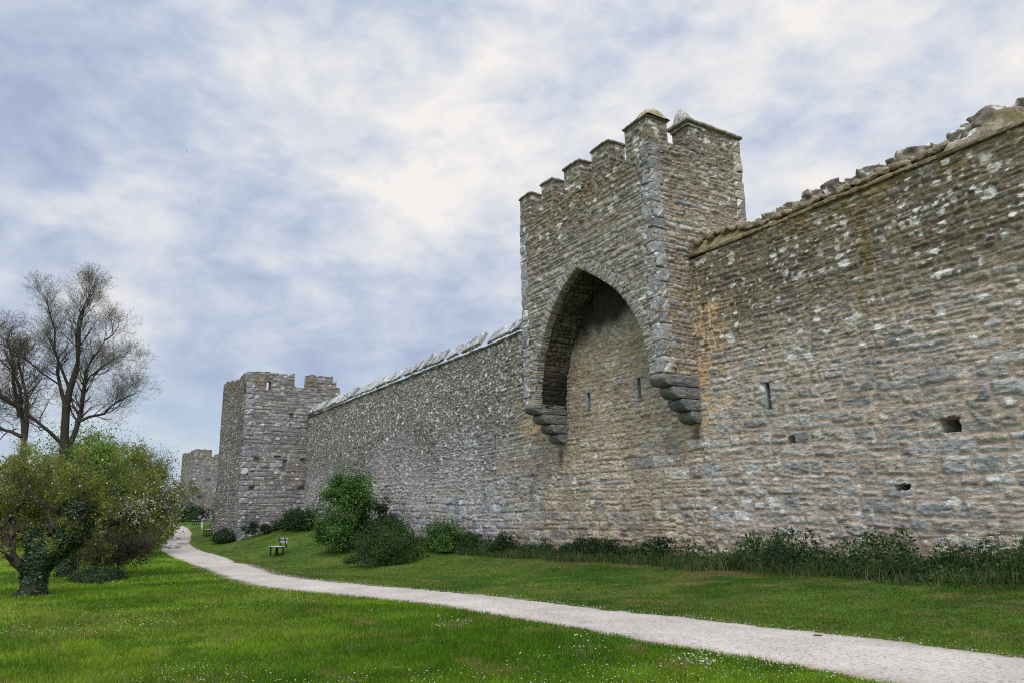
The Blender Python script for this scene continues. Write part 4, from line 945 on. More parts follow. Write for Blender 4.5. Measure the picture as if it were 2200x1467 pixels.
def parsley(s, n, h, w, k, seed, label):
    g = np.random.default_rng(seed); z = float(terr_sn(s, n)); t = thing('cow_parsley', tuple(W(s, n, z)), label, 'flowers', 'flowering plants at the wall foot')
    st = []; lf = MB()
    for i in range(k):
        p = W(s + g.normal() * w * .35, n + g.normal() * .18, z); q = limb(p, ZZ + g.normal(size=3) * .18, h * g.uniform(.65, 1.05), .006, g, 5, .05, .02); st.append(q)
        m = 26; c = q[0][-1]; r = g.uniform(.04, .075); a = g.uniform(0, 6.28, m); rr = r * .8 * np.sqrt(g.random(m))
        fl = MB(); leaves(fl, c + np.stack([rr * np.cos(a), rr * np.sin(a), .008 * g.normal(size=m)], 1), .036, np.array((.62, .64, .50)), g, np.broadcast_to(ZZ, (m, 3)), .6, .9); fl.build('umbel', M_PETAL, t)
        for f in (.25, .45, .65):
            c = along(q, f)[0]; leaves(lf, c + g.normal(size=(16, 3)) * .07, .05, np.array((.055, .105, .022)) * g.uniform(.7, 1.3, (16, 1)), g, None, .5, .35)
    mb = MB(); tubes(mb, st, 4, (.10, .15, .05)); mb.build('stems', M_LEAF, t); lf.build('foliage', M_LEAF, t)
parsley(7.0, .95, .85, 1.25, 40, 61, 'large cow parsley clump in white flower at the right end of the wall foot')
parsley(8.25, .85, .72, .8, 16, 62, 'smaller cow parsley with few white heads, left of the large clump')
parsley(6.0, .8, .8, .6, 12, 63, 'sparse cow parsley at the right edge of view, right of the large clump')

def treething(name, label, loc, group=None, cat='tree'): return thing(name, tuple(float(x) for x in loc), label, cat, group)
def bare_trees():
    g = np.random.default_rng(7)
    L = dict(
        trunk=[(-30.2, 50, -.3), (-30.2, 50, 3), (-30.2, 50, 6.55), (-30.5, 50, 9.4), (-30.34, 50, 10.4), (-30.0, 50, 12)],
        c=[(-30.05, 50, 12.0), (-30.02, 50.2, 12.96), (-30.3, 50.3, 14.96), (-30.5, 50.4, 16.6), (-30.3, 50.5, 18.0), (-30.0, 50.6, 18.9)],
        r=[(-29.99, 50, 12.3), (-29.75, 49.7, 13.6), (-29.42, 49.4, 15.3), (-29.05, 49.1, 16.7), (-28.3, 48.9, 17.5), (-27.9, 48.8, 18.0)],
        l=[(-30.55, 50, 9.56), (-31.37, 50.4, 11.0), (-32.08, 50.9, 12.34), (-32.6, 51.3, 13.4), (-33.3, 51.6, 14.5), (-34.2, 52, 15.5)],
        l2=[(-30.4, 50, 10.9), (-30.8, 49.5, 12.3), (-30.95, 49, 13.6), (-30.95, 48.7, 15), (-31.2, 48.4, 16.4), (-31.3, 48.2, 17.4)],
        l3=[(-31.5, 50.4, 11.2), (-32.3, 49.6, 12.0), (-33.1, 49, 12.9), (-33.9, 48.5, 13.6), (-34.6, 48, 14.0), (-35.2, 47.7, 14.3)],
        t2=[(-30.0, 50.1, 5.5), (-29.55, 50.1, 7.6), (-29.35, 50.3, 8.8), (-29.55, 50.5, 10.7), (-29.6, 50.6, 12.3), (-29.2, 50.8, 13.7)],
        t2b=[(-29.3, 50.8, 13.4), (-28.9, 51, 14.3), (-28.5, 51.2, 15.0), (-28.0, 51.4, 15.5), (-27.7, 51.5, 16), (-27.5, 51.6, 16.5)],
        t2r=[(-29.29, 50.2, 9.06), (-28.72, 49.8, 10.2), (-28.35, 49.5, 11.1), (-27.6, 49.2, 11.5), (-26.7, 49, 11.9), (-25.5, 48.8, 12.3)],
        t2s=[(-28.6, 49.8, 10.4), (-28.0, 50.2, 11.9), (-27.6, 50.5, 12.9), (-27.0, 50.8, 13.4), (-26.4, 51, 13.6), (-25.9, 51.2, 13.7)],
        rr=[(-29.37, 50.1, 8.1), (-28.54, 50.6, 8.6), (-27.47, 51, 8.95), (-26.91, 51.3, 9.7), (-26.1, 51.6, 10.3), (-25.0, 51.9, 10.7)],
        rr2=[(-27.5, 51, 9.0), (-26.8, 50.8, 9.0), (-26.0, 50.6, 9.1), (-25.4, 50.4, 9.3), (-24.9, 50.2, 9.7), (-24.5, 50, 10.0)],
        ll=[(-30.4, 50, 6.4), (-31.06, 49.7, 7.2), (-32.12, 49.3, 8.2), (-33.2, 49, 9.1), (-34.4, 48.8, 10.1), (-35.4, 48.6, 10.9)])
    R0 = dict(trunk=(.33, .19), c=(.15, .03), r=(.11, .025), l=(.14, .03), l2=(.10, .025), l3=(.06, .02), t2=(.19, .07), t2b=(.07, .025), t2r=(.10, .025), t2s=(.06, .02), rr=(.11, .025), rr2=(.05, .02), ll=(.13, .03))
    t = treething('bare_tree', 'tall bare tree with many fine branches rising above the old trees', (-30.2, 50, -.4))
    main = []; sub = [[], [], [], []]; tips = []
    for k, p in L.items():
        p = np.array(p, float); p[1:] += g.normal(size=p[1:].shape) * .05
        if k != 'trunk': p = np.array([-30.1, 50, 9.2]) + (p - np.array([-30.1, 50, 9.2])) * np.array([.86, 1.2, .86]); p[:, 0] = np.where(p[:, 0] > -29.6, -29.6 + (p[:, 0] + 29.6) * .72, p[:, 0]) - .1
        b = (p, np.linspace(*R0[k], len(p))); main.append(b)
        if k == 'trunk': continue
        o = ramify(b, g, (1.75, 1.05, .75, .55), (2.8, 6, 4, 3), spread=.72, up=.13, lo=.2, rmin=.0045)
        for i in range(4): sub[i] += o[i]
    mb = MB(); tubes(mb, main, 9, (.055, .046, .038)); mb.build('trunk', M_BARK, t, smooth=True)
    mb = MB(); tubes(mb, sub[0], 5, (.060, .050, .042)); tubes(mb, sub[1], 4, (.065, .055, .045)); tubes(mb, sub[2], 3, (.10, .085, .066)); tubes(mb, sub[3], 3, (.12, .10, .075)); mb.build('branches', M_BARK, t)
    P = np.concatenate([b[0][2:] for b in sub[3]]); P = P[g.random(len(P)) < .85] ; P = P + g.normal(size=P.shape) * .05
    mb = MB(); leaves(mb, P, .062, np.array([(.14, .15, .05), (.17, .16, .07), (.12, .11, .06)])[g.integers(0, 3, len(P))] * g.uniform(.7, 1.3, (len(P), 1)), g); mb.build('young_leaves', M_LEAF, t)
    print('bare tree', [len(x) for x in sub], len(P))
    # its neighbour at the left edge
    t = treething('bare_tree', 'bare tree with forked stems at the left edge, left of the tall one', (-29.0, 44, -.3))
    L = [[(-29.0, 44, -.4), (-29.0, 44, 2), (-29, 44, 4.5), (-29.0, 44, 5.86)], [(-29.0, 44, 5.7), (-29.3, 44.1, 7.2), (-29.6, 44.2, 8.3), (-30, 44.4, 9.6), (-30.9, 44.6, 11.1), (-31.6, 44.8, 12.2)],
         [(-29.0, 44, 5.9), (-28.88, 43.8, 7.5), (-29.0, 43.6, 9.0), (-29.4, 43.4, 10.4), (-29.6, 43.2, 11.4)], [(-29.6, 44.2, 8.3), (-30.4, 43.6, 8.9), (-31.2, 43.2, 9.4), (-32.0, 42.8, 9.6)], [(-29.2, 44, 6.6), (-30.2, 44.4, 7.0), (-31.2, 44.8, 7.2), (-32, 45, 7.6)], [(-29.5, 44, 7.8), (-29.9, 43.6, 9.8), (-30.0, 43.4, 11.2), (-30.4, 43.2, 12.4)]]
    main = []; sub = [[], [], [], []]
    for i, p in enumerate(L):
        b = (np.array(p, float), np.linspace(.26 if i == 0 else .13, .18 if i == 0 else .035, len(p))); main.append(b)
        if i:
            o = ramify(b, g, (1.7, 1.0, .65, .45), (2.6, 5, 4, 3), spread=.8, up=.08, lo=.2, rmin=.008)
            for k in range(4): sub[k] += o[k]
    mb = MB(); tubes(mb, main, 8, (.060, .048, .040)); mb.build('trunk', M_BARK, t, smooth=True)
    mb = MB(); [tubes(mb, x, k, (.075, .058, .050)) for x, k in zip(sub, (5, 4, 3, 3))]; mb.build('branches', M_BARK, t)
    P = np.concatenate([b[0][3:] for b in sub[3]]); P = P[g.random(len(P)) < .5] + g.normal(size=(1, 3)) * .02
    mb = MB(); leaves(mb, P, .07, np.array((.13, .13, .05)) * g.uniform(.7, 1.3, (len(P), 1)), g); mb.build('young_leaves', M_LEAF, t)
bare_trees()

def crown_tree(name, label, base, trunk_h, lobes, nl, size, cols, seed, trunk_r=.2, twig=(.10, .08, .06), ntw=300, blossom=0, mat=None, group=None, dens=.62):
    """tree with a leafy crown: lobes = (dx, dy, dz, rx, ry, rz); twigs and leaf sprays fill them unevenly"""
    g = np.random.default_rng(seed); base = np.array(base, float); t = treething(name, label, base, group)
    main = [limb(base - ZZ * .1, ZZ + g.normal(size=3) * .06, trunk_h, trunk_r, g, 6, .05, .05, .6)]; P = []; Nn = []; C = []; tw = []
    tot = sum(l[3] * l[4] * l[5] for l in lobes)
    for l in lobes:
        c = base + np.array(l[:3]); r = np.array(l[3:]); vol = r[0] * r[1] * r[2] / tot
        st = main[0][0][-1]; main.append((np.array([st + (c - st) * f + g.normal(size=3) * .08 * r * (0 < f < 1) for f in np.linspace(0, 1, 6)]), np.linspace(trunk_r * .5, .02, 6)))
        k = max(8, int(90 * vol * len(lobes) ** .3)); u = unit(g.normal(size=(k, 3))); rr = g.uniform(.1, 1, k) ** .5 * (1 + .3 * (g.random(k) - .5)); cen = c + u * rr[:, None] * r
        n = int(nl * vol); idx = g.integers(0, k, n); sp = r.mean() * .24 * (.5 + g.random(k)); off = np.clip(g.normal(size=(n, 3)), -1.7, 1.7) * sp[idx][:, None] * dens * 1.3
        P.append(cen[idx] + off); Nn.append(unit(unit(off + 1e-4) + u[idx] + np.array([0, 0, .5])))
        C.append(np.array(cols)[g.integers(0, len(cols), k)][idx] * g.uniform(.65, 1.4, (n, 1)))
        for j in range(int(ntw * vol)):
            q = cen[g.integers(0, k)]; d = unit(q - (c - np.array([0, 0, r[2] * .8])) + g.normal(size=3) * .5); tw.append(limb(q - d * r.mean() * .35, d, r.mean() * g.uniform(.4, .9), .012, g, 5, .22, .02, .3))
    mb = MB(); tubes(mb, main, 8, np.array(twig) * .5); tubes(mb, tw, 4, np.array(twig) * 1.25); mb.build('trunk', M_BARK, t, smooth=True)
    P = np.concatenate(P); Nn = np.concatenate(Nn); C = np.concatenate(C); gz = terr(P[:, 0], P[:, 1]) + .12; P[:, 2] = np.maximum(P[:, 2], gz + g.random(len(P)) * .3)
    mb = MB(); leaves(mb, P, size, C, g, Nn, .5); mb.build('crown', mat or M_LEAF, t)
    if blossom:
        i = g.integers(0, len(P), blossom); mb = MB(); leaves(mb, P[i] + Nn[i] * .04, size * .9, np.array((.70, .70, .62)) * g.uniform(.8, 1.1, (blossom, 1)), g, Nn[i], .5, .9); mb.build('blossom', M_PETAL, t)
    return t
OLV = [(.12, .145, .020), (.155, .175, .025), (.095, .12, .020), (.16, .145, .045)]
LIM = [(.085, .130, .020), (.065, .105, .018), (.10, .145, .025)]
crown_tree('round_tree', 'dense rounded green tree behind the trunk of the tall bare tree', (-35.9, 62, -.2), 4, [(0, 0, 5.2, 4.2, 3.6, 4.6), (-2.2, .5, 4.2, 2.8, 2.6, 3.6), (2.2, .5, 4.2, 3.0, 2.6, 3.6)], 34000, .17, [(.13, .19, .018), (.10, .155, .016), (.15, .21, .022)], 21, .3)
crown_tree('feathery_tree', 'thin pale green tree with wispy twigs, left of the path end', (-22.3, 45, -.3), 2.5, [(.1, 0, 4.2, 1.5, 1.5, 2.6), (.9, .2, 3.4, 1.0, 1.0, 2.0), (-.6, 0, 3.4, 1.4, 1.3, 2.2), (.8, 0, 1.9, 1.2, 1.2, 1.6)], 11000, .085, [(.060, .100, .030), (.075, .105, .035), (.05, .08, .03)], 22, .10, (.12, .10, .075), 1100, dens=.75)
for i, (x, y, rx, h, lab, cols) in enumerate([
    (-47, 66, 6, 6.5, 'olive green tree at the far left edge behind the bare trees', OLV), (-29.5, 58, 3.2, 6.0, 'bushy green tree between the round tree and the feathery tree', LIM),
    (-25.6, 50, 2.6, 3.6, 'brownish hedge bush under the tall bare tree', OLV), (-31, 52, 3.4, 4.2, 'olive hedge bush at the foot of the round tree', OLV), (-37, 50, 4, 4.6, 'olive thicket left of the hedge bush, near the left edge', OLV),
    (-45.5, 84, 4.0, 4.0, 'dark green bush on the left of the path where it disappears', DRK), (-60, 118, 7, 5, 'dark far tree closing the end of the path', DRK), (-36.6, 68, 3.0, 4.6, 'mid green bush left of the path beside the feathery tree', LIM)]):
    z = float(terr(x, y)); crown_tree('hedge_tree', lab, (x, y, z), h * .45, [(0, 0, h * .52, rx, rx * .7, h * .5), (rx * .5, 0, h * .35, rx * .7, rx * .6, h * .36), (-rx * .5, .2, h * .36, rx * .7, rx * .6, h * .38)], 9000, .15 + .0012 * y, cols, 100 + i, .14, ntw=160)

def hawthorns():
    """the two old blossoming trees on the lawn, trunks wrapped in ivy"""
    def build(label, base, trunk, limbs, lens, nums, nleaf, ivy, seed, lsize, flower, spread=1.0, up=.02, lcols=None, nfl=2000):
        g = np.random.default_rng(seed); base = np.array(base, float); t = treething('old_hawthorn', label, base, 'old blossoming trees on the lawn')
        main = []; sub = [[] for _ in lens]
        for i, (p, r) in enumerate([trunk] + limbs):
            p = np.array(p, float); b = (p, np.linspace(*r, len(p))); main.append(b)
            if i:
                o = ramify(b, g, lens, nums, spread, up, .15, .30, .004)
                for k in range(len(lens)): sub[k] += o[k]
        mb = MB(); tubes(mb, main, 10, (.062, .050, .042)); mb.build('trunk', M_BARK, t, smooth=True)
        mb = MB(); [tubes(mb, x, k, c) for x, k, c in zip(sub, (6, 4, 3, 3), ((.075, .060, .046), (.095, .078, .055), (.12, .10, .065), (.12, .10, .07)))]; mb.build('branches', M_BARK, t)
        T = np.concatenate([b[0][1:] for b in sub[-1]]); wt = sm(.42, .66, .5 * vn(T[:, 0] * 2.6, T[:, 2] * 3.0 + T[:, 1] * 2, seed + 2) + .5 * vn(T[:, 0] * 5.5 + 9, T[:, 2] * 6 + T[:, 1] * 4, seed + 3)) + .05; i = g.choice(len(T), nleaf, p=wt / wt.sum()); P = T[i] + g.normal(size=(nleaf, 3)) * .045
        cl = vn(P[:, 0] * 1.3, P[:, 2] * 1.6 + P[:, 1], seed) ; C = np.array(lcols or [(.17, .205, .020), (.22, .255, .030), (.12, .155, .018), (.24, .235, .05)])[g.integers(0, 4, nleaf)] * (.55 + .9 * cl)[:, None]
        mb = MB(); leaves(mb, P, lsize, C, g, None, .5, .6); mb.build('crown', M_LEAF, t)
        fx, w = flower; pr = np.exp(-(((T[:, 0] - fx[0]) / w[0]) ** 2 + ((T[:, 2] - fx[1]) / w[1]) ** 2)) + .06; pr /= pr.sum()
        n = nfl; i = g.choice(len(T), n, p=pr); P = T[i] + g.normal(size=(n, 3)) * .05
        mb = MB(); leaves(mb, P, lsize * .95, np.array((.78, .77, .68)) * g.uniform(.75, 1.05, (n, 1)), g, None, .5, .95); mb.build('blossom', M_PETAL, t)
        mb = MB()
        for (a, b, r0_, r1_, n) in ivy:                                   # ivy sleeves between two points
            a = np.array(a, float); b = np.array(b, float); f = g.random(n); ax = unit(b - a); X = unit(np.cross(ax, [.3, .9, .2])); Y = np.cross(ax, X); th = g.uniform(0, 6.28, n)
            o = np.cos(th)[:, None] * X + np.sin(th)[:, None] * Y; lump = .75 + .6 * fbm(th * 1.2 + 7, f * 4 * np.linalg.norm(b - a), seed + 5, 3)
            P = a + (b - a) * f[:, None] + o * ((r0_ + (r1_ - r0_) * f) * lump * (.72 + .3 * g.random(n)))[:, None]
            leaves(mb, P, .062, np.array([(.014, .034, .012), (.020, .046, .015), (.030, .060, .018)])[g.integers(0, 3, n)] * g.uniform(.7, 1.3, (n, 1)), g, unit(o + ZZ * .3), .65, .85)
        mb.build('ivy', M_IVY, t); return t
    b = (-12.9, 20.6, float(terr(-12.9, 20.6)))
    z = b[2]
    build('old hawthorn with a thick ivy wrapped trunk, nearest tree at the left', b,
          ([(-12.85, 20.6, z - .1), (-12.85, 20.6, .1), (-12.82, 20.6, .45), (-12.85, 20.6, .85)], (.34, .26)),
          [([(-12.9, 20.5, .35), (-13.25, 20.35, .62), (-13.5, 20.3, 1.0), (-13.62, 20.3, 1.5), (-13.45, 20.4, 1.95), (-13.2, 20.5, 2.4)], (.15, .05)),
           ([(-13.55, 20.3, 1.25), (-13.9, 20.2, 1.55), (-14.4, 20.1, 1.7), (-14.9, 20, 1.95), (-15.4, 20, 2.1)], (.10, .035)),
           ([(-12.8, 20.6, .8), (-12.5, 20.7, 1.1), (-12.2, 20.9, 1.4), (-11.95, 21, 1.9), (-11.9, 21.1, 2.5), (-12.0, 21.1, 3.0)], (.18, .06)),
           ([(-13.6, 20.3, 1.6), (-13.6, 20.7, 2.2), (-13.9, 21, 2.8), (-14.2, 21.2, 3.2)], (.07, .025)),
           ([(-12.1, 20.9, 1.6), (-12.7, 20.4, 2.1), (-13.1, 20.1, 2.5), (-13.3, 20, 2.9)], (.06, .025)),
           ([(-11.95, 21, 1.9), (-11.5, 20.8, 2.2), (-11.1, 20.7, 2.45), (-10.7, 20.6, 2.5)], (.06, .02)),
           ([(-12.0, 21, 2.4), (-12.5, 21.2, 2.9), (-12.9, 21.4, 3.2)], (.05, .02))],
          (1.0, .60, .36), (5.0, 7, 5), 30000,
          [((-12.85, 20.6, z), (-12.82, 20.6, .6), .31, .36, 5200), ((-12.85, 20.6, .5), (-12.55, 20.7, 1.0), .38, .46, 4200), ((-12.6, 20.7, .9), (-12.1, 20.95, 1.3), .42, .36, 3800), ((-12.05, 20.8, 1.15), (-11.85, 20.75, 2.2), .42, .46, 6500), ((-12.8, 20.6, 1.0), (-13.1, 20.5, 1.35), .35, .2, 1600), ((-12.85, 20.6, z - .05), (-12.85, 20.6, z + .15), .5, .36, 900)], 31, .05, ((-13.4, 2.3), (1.4, .8)), nfl=420)
    z = float(terr(-18.1, 31))
    build('old hawthorn with white blossom on a long low branch reaching towards the path', (-18.1, 31, z),
          ([(-18.1, 31, z - .1), (-18.12, 31, .1), (-18.2, 31, .55), (-18.0, 31, 1.0)], (.30, .24)),
          [([(-18.0, 31, .9), (-17.2, 30.9, 1.25), (-16.5, 30.8, 1.5), (-15.7, 30.8, 1.75), (-15.2, 30.7, 2.1), (-14.6, 30.6, 2.2), (-13.9, 30.6, 2.0)], (.19, .03)),
           ([(-15.4, 30.7, 1.95), (-15.3, 30.6, 2.4), (-15.5, 30.5, 2.7), (-15.2, 30.5, 3.0)], (.07, .02)), ([(-15.0, 30.7, 2.15), (-14.3, 30.9, 2.6), (-13.8, 31, 2.9)], (.06, .02)),
           ([(-16.8, 30.9, 1.4), (-16.4, 31.4, 2.2), (-16.0, 31.8, 2.9), (-15.4, 32, 3.5)], (.10, .025)), ([(-18.1, 31, .9), (-18.2, 31.2, 2.0), (-17.9, 31.3, 3.0), (-17.4, 31.3, 4.0), (-17.1, 31.2, 4.6)], (.20, .04)),
           ([(-18.1, 31.1, 1.5), (-19, 31, 2.6), (-19.7, 30.9, 3.5), (-20.3, 30.8, 4.2)], (.13, .03)), ([(-17.7, 31.3, 3.4), (-16.6, 31.3, 3.9), (-15.9, 31.2, 4.2)], (.07, .02)), ([(-18.5, 31, 2.0), (-19.6, 31.4, 2.5), (-20.8, 31.5, 3.0)], (.09, .025)),
           ([(-16.2, 30.8, 1.6), (-15.9, 30.3, 1.9), (-15.4, 29.9, 2.2), (-14.9, 29.7, 2.3)], (.06, .02))],
          (1.05, .62, .38), (4.4, 7, 5), 42000,
          [((-18.1, 31, z + .0), (-18.1, 31.1, 1.6), .34, .55, 4500), ((-17.0, 31.2, 2.4), (-16.6, 31.2, 3.7), .85, .55, 4500)], 32, .065, ((-15.4, 2.0), (1.5, .7)), nfl=3200)
hawthorns()
crown_tree('sycamore_sapling', 'bright green young sycamore between the two old hawthorns', (-15.3, 27, float(terr(-15.3, 27))), 3.0, [(.3, 0, 3.9, 1.0, .9, .7), (.8, .1, 3.3, .7, .7, .6), (-.1, .1, 4.4, .9, .8, .5)], 6500, .10, [(.10, .20, .016), (.07, .15, .014), (.125, .23, .022)], 41, .035, ntw=200, dens=.9)
crown_tree('red_leaved_shrub', 'drooping shrub with sparse brownish leaves under the blossoming branch', (-17.3, 33.5, float(terr(-17.3, 33.5))), .7, [(0, 0, .95, 1.5, .8, .7), (.6, -.1, .85, .9, .7, .65), (-.9, .1, .8, 1.1, .7, .65)], 9000, .065, [(.105, .092, .040), (.085, .066, .040), (.115, .115, .040), (.08, .09, .03)], 42, .05, (.08, .055, .045), 700, dens=1.0)
bush('juniper_mat', 'flat dark green ground cover on the lawn around the blossoming hawthorn', 31.9, 14.15, (2.3, 1.0), .34, 8000, .07, DRK, 43, clump=60, spread=.5)

# ------------------------------------------------------------------ grass
def lawn_grass():
    g = np.random.default_rng(99)
    def blades(s, n, hgt, wid, lean, extra=None, col=None, mb=None):
        N = len(s); b = WA(s, n, terr_sn(s, n) - .005); a = g.uniform(0, 6.28, N); wv = np.stack([np.cos(a), np.sin(a), 0 * a], 1) * wid[:, None]
        th = g.uniform(0, 6.28, N); ln = lean * hgt * g.random(N); tip = b + np.stack([np.cos(th) * ln, np.sin(th) * ln, hgt * g.uniform(.55, 1.1, N)], 1)
        mb.add(np.stack([b - wv, b + wv, tip], 1).reshape(-1, 3), np.arange(N * 3).reshape(-1, 3), np.repeat(col, 3, 0))
    N = 620000; r0, r1 = 5.6, 62.0; r = 1 / (1 / r1 + (1 / r0 - 1 / r1) * g.random(N)); r = np.where(g.random(N) < .45, r0 * (r1 / r0) ** g.random(N), r)
    ang = R_(1) * g.uniform(-44, 41, N); x = r * np.sin(ang); y = r * np.cos(ang); s, n = to_sn(x, y)
    a, b = path_edges(np.clip(s, -14, 165)); ok = (n > .3) & ~((n > a + .03) & (n < b - .03)) & ~((s > 54.4) & (s < 63.5) & (n < 4.55))
    s, n, r = s[ok], n[ok], r[ok]; N = len(s); a = a[ok]
    left = sm(-.5, 2.0, n - a); tall = fbm(s * .7, n * .7, 14, 4); near = np.minimum(np.abs(n - a), np.abs(n - path_edges(s)[1]))
    h = (.030 + .03 * left) * (.35 + 1.0 * tall + .65 * fbm(s * 3.2, n * 3.2, 29, 4, .6)) * (.75 + .25 * sm(0, .4, near)) + .0004 * r
    col = lawn_color(s, n) * g.uniform(.65, 1.45, (N, 1)); dry = g.random(N) < .05; col[dry] = np.array((.20, .17, .075)) * g.uniform(.7, 1.2, (dry.sum(), 1))
    col = col * np.array([1.05, 1.02, 1.0])
    mb = MB(); blades(s, n, h, .0022 + .00042 * r, .95, col=col, mb=mb)
    # taller bents and tufts
    M_ = 5000; x = g.uniform(-9, 4, M_); y = g.uniform(6, 24, M_); s, n = to_sn(x, y); a, b = path_edges(s); ok = (n > b + .25) & (fbm(s * 1.2, n * 1.2, 18, 3) > .52); s, n = s[ok], n[ok]
    blades(s, n, g.uniform(.08, .2, len(s)), np.full(len(s), .0028), .5, col=np.array([(.11, .19, .03), (.16, .19, .05), (.24, .20, .09)])[g.integers(0, 3, len(s))], mb=mb)
    tag(mb.build('grass', M_GRASS), 'mown grass of the lawn on both sides of the gravel path', 'grass', kind='stuff')
    # daisies scattered in drifts
    M_ = 26000; r = 6 * (34 / 6) ** g.random(M_); ang = R_(1) * g.uniform(-42, 22, M_); x = r * np.sin(ang); y = r * np.cos(ang); s, n = to_sn(x, y); a, b = path_edges(s)
    ok = (n > b + .12) & (fbm(s * .55, n * .55, 27, 3) + .22 * g.random(M_) > .775); s, n, r = s[ok], n[ok], r[ok]; k = len(s)
    P = WA(s, n, terr_sn(s, n) + g.uniform(.03, .075, k)); mb = MB(); leaves(mb, P, .010 + .0005 * r, np.where(g.random((k, 1)) < .88, [(.66, .68, .60)], [(.60, .48, .05)]), g, np.broadcast_to(ZZ, (k, 3)), .7, .9)
    tag(mb.build('daisies', M_PETAL), 'tiny white daisies scattered through the lawn left of the path', 'daisies', kind='stuff')
    # fallen grit along the path edges
    s = g.uniform(0, 40, 9000) ** 1.0; a, b = path_edges(s); e = np.where(g.random(9000) < .5, a, b); n = e + g.normal(size=9000) * .13; P = WA(s, n, terr_sn(s, n) + .022); mb = MB()
    leaves(mb, P, .016 + .0003 * s, np.array((.42, .375, .33)) * g.uniform(.6, 1.1, (9000, 1)), g, np.broadcast_to(ZZ, (9000, 3)), .5, .8); tag(mb.build('grit', M_BLOCK), 'loose pale grit strewn along the edges of the gravel path', 'grit', kind='stuff')
lawn_grass()
def tuft(label, s, n, rad, h, k, cols, seed, head=None):
    g = np.random.default_rng(seed); z = float(terr_sn(s, n)); mb = MB()
    a = g.uniform(0, 6.28, k); rr = rad * np.sqrt(g.random(k)); b = WA(s + rr * np.cos(a), n + rr * np.sin(a), z + 0 * a - .01); th = g.uniform(0, 6.28, k); hh = h * g.uniform(.4, 1.1, k)
    tip = b + np.stack([np.cos(th) * hh * .45, np.sin(th) * hh * .45, hh], 1); wv = np.stack([np.cos(th + 1.6), np.sin(th + 1.6), 0 * th], 1) * .0035
    mb.add(np.stack([b - wv, b + wv, tip], 1).reshape(-1, 3), np.arange(3 * k).reshape(-1, 3), np.repeat(np.array(cols)[g.integers(0, len(cols), k)] * g.uniform(.7, 1.2, (k, 1)), 3, 0))
    if head: 
        i = g.choice(k, min(k, head)); leaves(mb, tip[i], .022, np.array((.66, .64, .52)) * g.uniform(.7, 1.1, (len(i), 1)), g, None, .5, .9)
    tag(mb.build('grass_tuft', M_GRASS, None, tuple(W(s, n, z))), label, 'plant', 'tufts in the near lawn')
tuft('tuft of dry straw coloured stalks in the lawn left of the path', 10.4, 10.75, .32, .17, 160, [(.34, .26, .13), (.26, .21, .10), (.12, .16, .04)], 1, 40)
tuft('tall weedy tuft with white heads near the bottom of the view', 7.2, 10.75, .2, .26, 60, [(.13, .20, .04), (.2, .2, .07)], 2, 18)
tuft('flowering tuft with many tiny white heads near the bottom of the path edge', 6.1, 10.1, .22, .12, 130, [(.08, .17, .03), (.10, .19, .03)], 3, 70)

# ------------------------------------------------------------------ benches, sign post, twig, birds
def bench(s, n, rz, label):
    z = float(terr_sn(s, n)); p = W(s, n, z); ang = math.atan2(U[1], U[0]) + rz; t = thing('park_bench', tuple(p), label, 'bench', 'benches along the wall', ang)
    # local x along the seat, local -y... the seat faces local +y (towards the path)
    E3 = np.eye(3)
    def part(name, boxes, mat, col):
        mb = MB()
        for i, (c, hf, rx) in enumerate(boxes):
            R3 = np.array([[1, 0, 0], [0, math.cos(rx), math.sin(rx)], [0, -math.sin(rx), math.cos(rx)]]); block(mb, c, R3, hf, 7 + i, 4, .06, .02, col)
        mb.build(name, mat, t, local=True)
    part('seat', [((0, .02 + y, .45), (.78, .062, .022), 0) for y in (-.02, .12, .26, .40)], M_WOOD, (.34, .35, .31))
    part('backrest', [((0, -.20, .83), (.78, .022, .085), -.22), ((0, -.165, .66), (.78, .022, .07), -.22)], M_WOOD, (.33, .33, .34))
    for x in (-.58, .58):
        part('leg', [((x, .36, .21), (.035, .035, .23), 0), ((x, -.02, .21), (.035, .035, .23), 0), ((x, .17, .405), (.035, .24, .025), 0), ((x, -.135, .66), (.03, .028, .29), -.22)], M_METAL, (.022, .022, .022))
    return t
bench(43.35, 4.55, 0, 'weathered grey wooden bench facing the path in front of the tallest bush')
bench(64.2, 4.55, 0, 'pale bench half hidden at the front corner of the square tower')
bench(83.9, 2.3, 0, 'tiny far bench in front of the dark evergreen bush')
def post():
    s, n = 72.9, 3.7; z = float(terr_sn(s, n)); p = W(s, n, z); t = thing('sign_post', tuple(p), 'small white information post beside the path near the dark evergreen bush', 'sign')
    mb = MB(); block(mb, (0, 0, .42), np.eye(3), (.06, .06, .45), 1, 4, .05, .01, (.72, .73, .72)); mb.build('post', M_METAL, t, local=True)
    mb = MB(); ax = np.array([U, NN * .75 - ZZ * .66, np.cross(U, NN * .75 - ZZ * .66)]); block(mb, (0, 0, .92), ax, (.22, .16, .015), 2, 4, .05, .01, (.45, .50, .52)); mb.build('sign_panel', M_METAL, t, local=True)
post()
def twig():
    p = W(*to_sn(3.785, 9.945), 0); z = float(terr(3.785, 9.945)) + .06; mb = MB(); g = np.random.default_rng(2)
    tubes(mb, [(np.array([(3.74 + .022 * i, 9.95 + .004 * math.sin(i), z + .003 * (i % 2)) for i in range(6)]), np.array([.008, .011, .012, .011, .010, .006]))], 6, (.10, .075, .055))
    tag(mb.build('twig', M_BARK, None, (3.785, 9.945, z), smooth=True), 'short brown twig lying on the gravel path', 'twig')
twig()
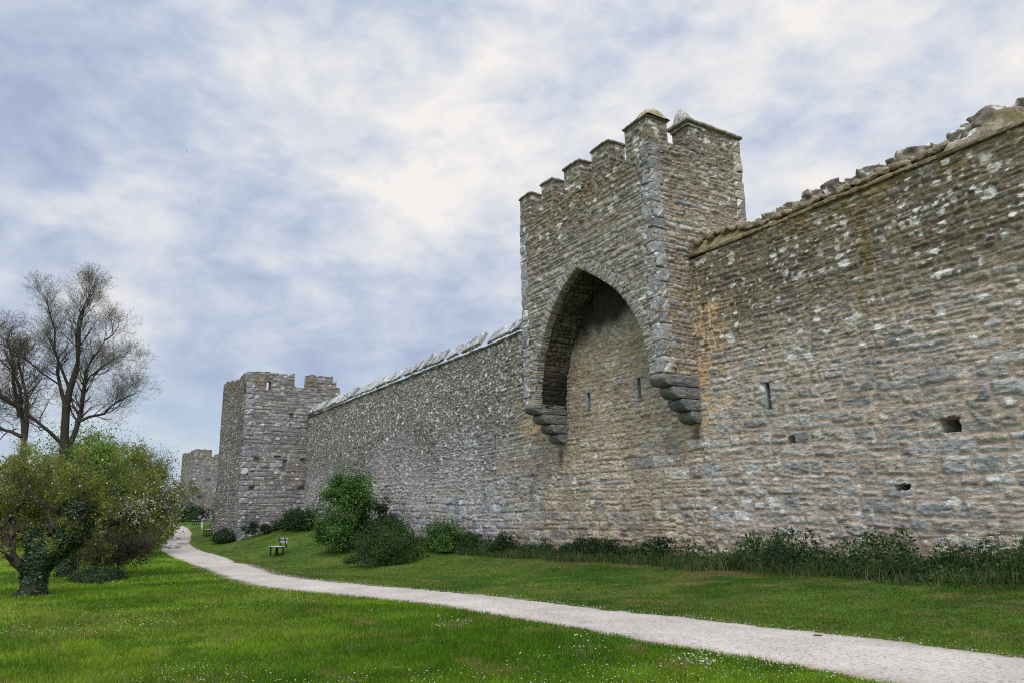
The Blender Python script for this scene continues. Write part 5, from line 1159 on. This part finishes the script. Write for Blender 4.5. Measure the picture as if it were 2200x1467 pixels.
def bird(p, span, head, bank, label):
    """a gliding swift: spindle body, sickle wings, forked tail"""
    t = thing('bird', p, label, 'bird', 'birds in the sky'); c, s_ = math.cos(head), math.sin(head); F = np.array([c, s_, 0]); Rr = np.array([s_, -c, 0]); up_ = ZZ
    Rr = Rr * math.cos(bank) + up_ * math.sin(bank); Un = np.cross(Rr, F); L = span * .42
    mb = MB(); x = np.linspace(-.5, .5, 9); tubes(mb, [(np.array([F * L * v for v in x]), span * .045 * np.array([.15, .4, .75, 1, 1.05, 1, .85, .6, .1]))], 8, (.030, .027, .026)); mb.build('body', M_FEATHER, t, smooth=True, local=True)
    for sg in (-1, 1):
        u = np.linspace(0, 1, 8); lead = [F * L * (.22 - .05 * v - .55 * v ** 2.2) + Rr * sg * span * .5 * v + Un * span * .05 * math.sin(v * 2.6) for v in u]; ch = span * .13 * (1 - u ** 1.6) + .002
        V = []; 
        for v, q in zip(ch, lead): V += [q + Un * .006 * span, q - F * v + Un * .004 * span, q - F * v * .5 - Un * .012 * span]
        Fc = []
        for k in range(7):
            for a, b in ((0, 1), (1, 2), (2, 0)): Fc.append((k * 3 + a, k * 3 + b, k * 3 + 3 + b, k * 3 + 3 + a))
        mb = MB(); mb.add(V, Fc, (.028, .025, .024)); mb.build('wing', M_FEATHER, t, smooth=True, local=True)
    mb = MB(); b = -F * L * .42
    for sg in (-1, 1): mb.add([b + Un * .004, b - F * L * .32 + Rr * sg * span * .05, b + Rr * sg * span * .035 - Un * .004, b - F * L * .1 - Un * .006], [(0, 2, 1, 3)], (.028, .025, .024))
    mb.build('tail', M_FEATHER, t, local=True)
bird((-28.57, 60.0, 33.44), .42, 1.9, 1.15, 'small dark bird high in the cloudy sky, the topmost of them')
bird((-31.6, 70.0, 33.28), .48, 1.7, 1.35, 'faint small bird in the sky just below the topmost bird')
bird((-29.54, 150.0, 36.09), .5, .3, .2, 'tiny far bird above the coping slabs, the lower left of a pair')
bird((-27.72, 150.0, 36.75), .5, .5, .3, 'tiny far bird above the coping slabs, the upper right of a pair')
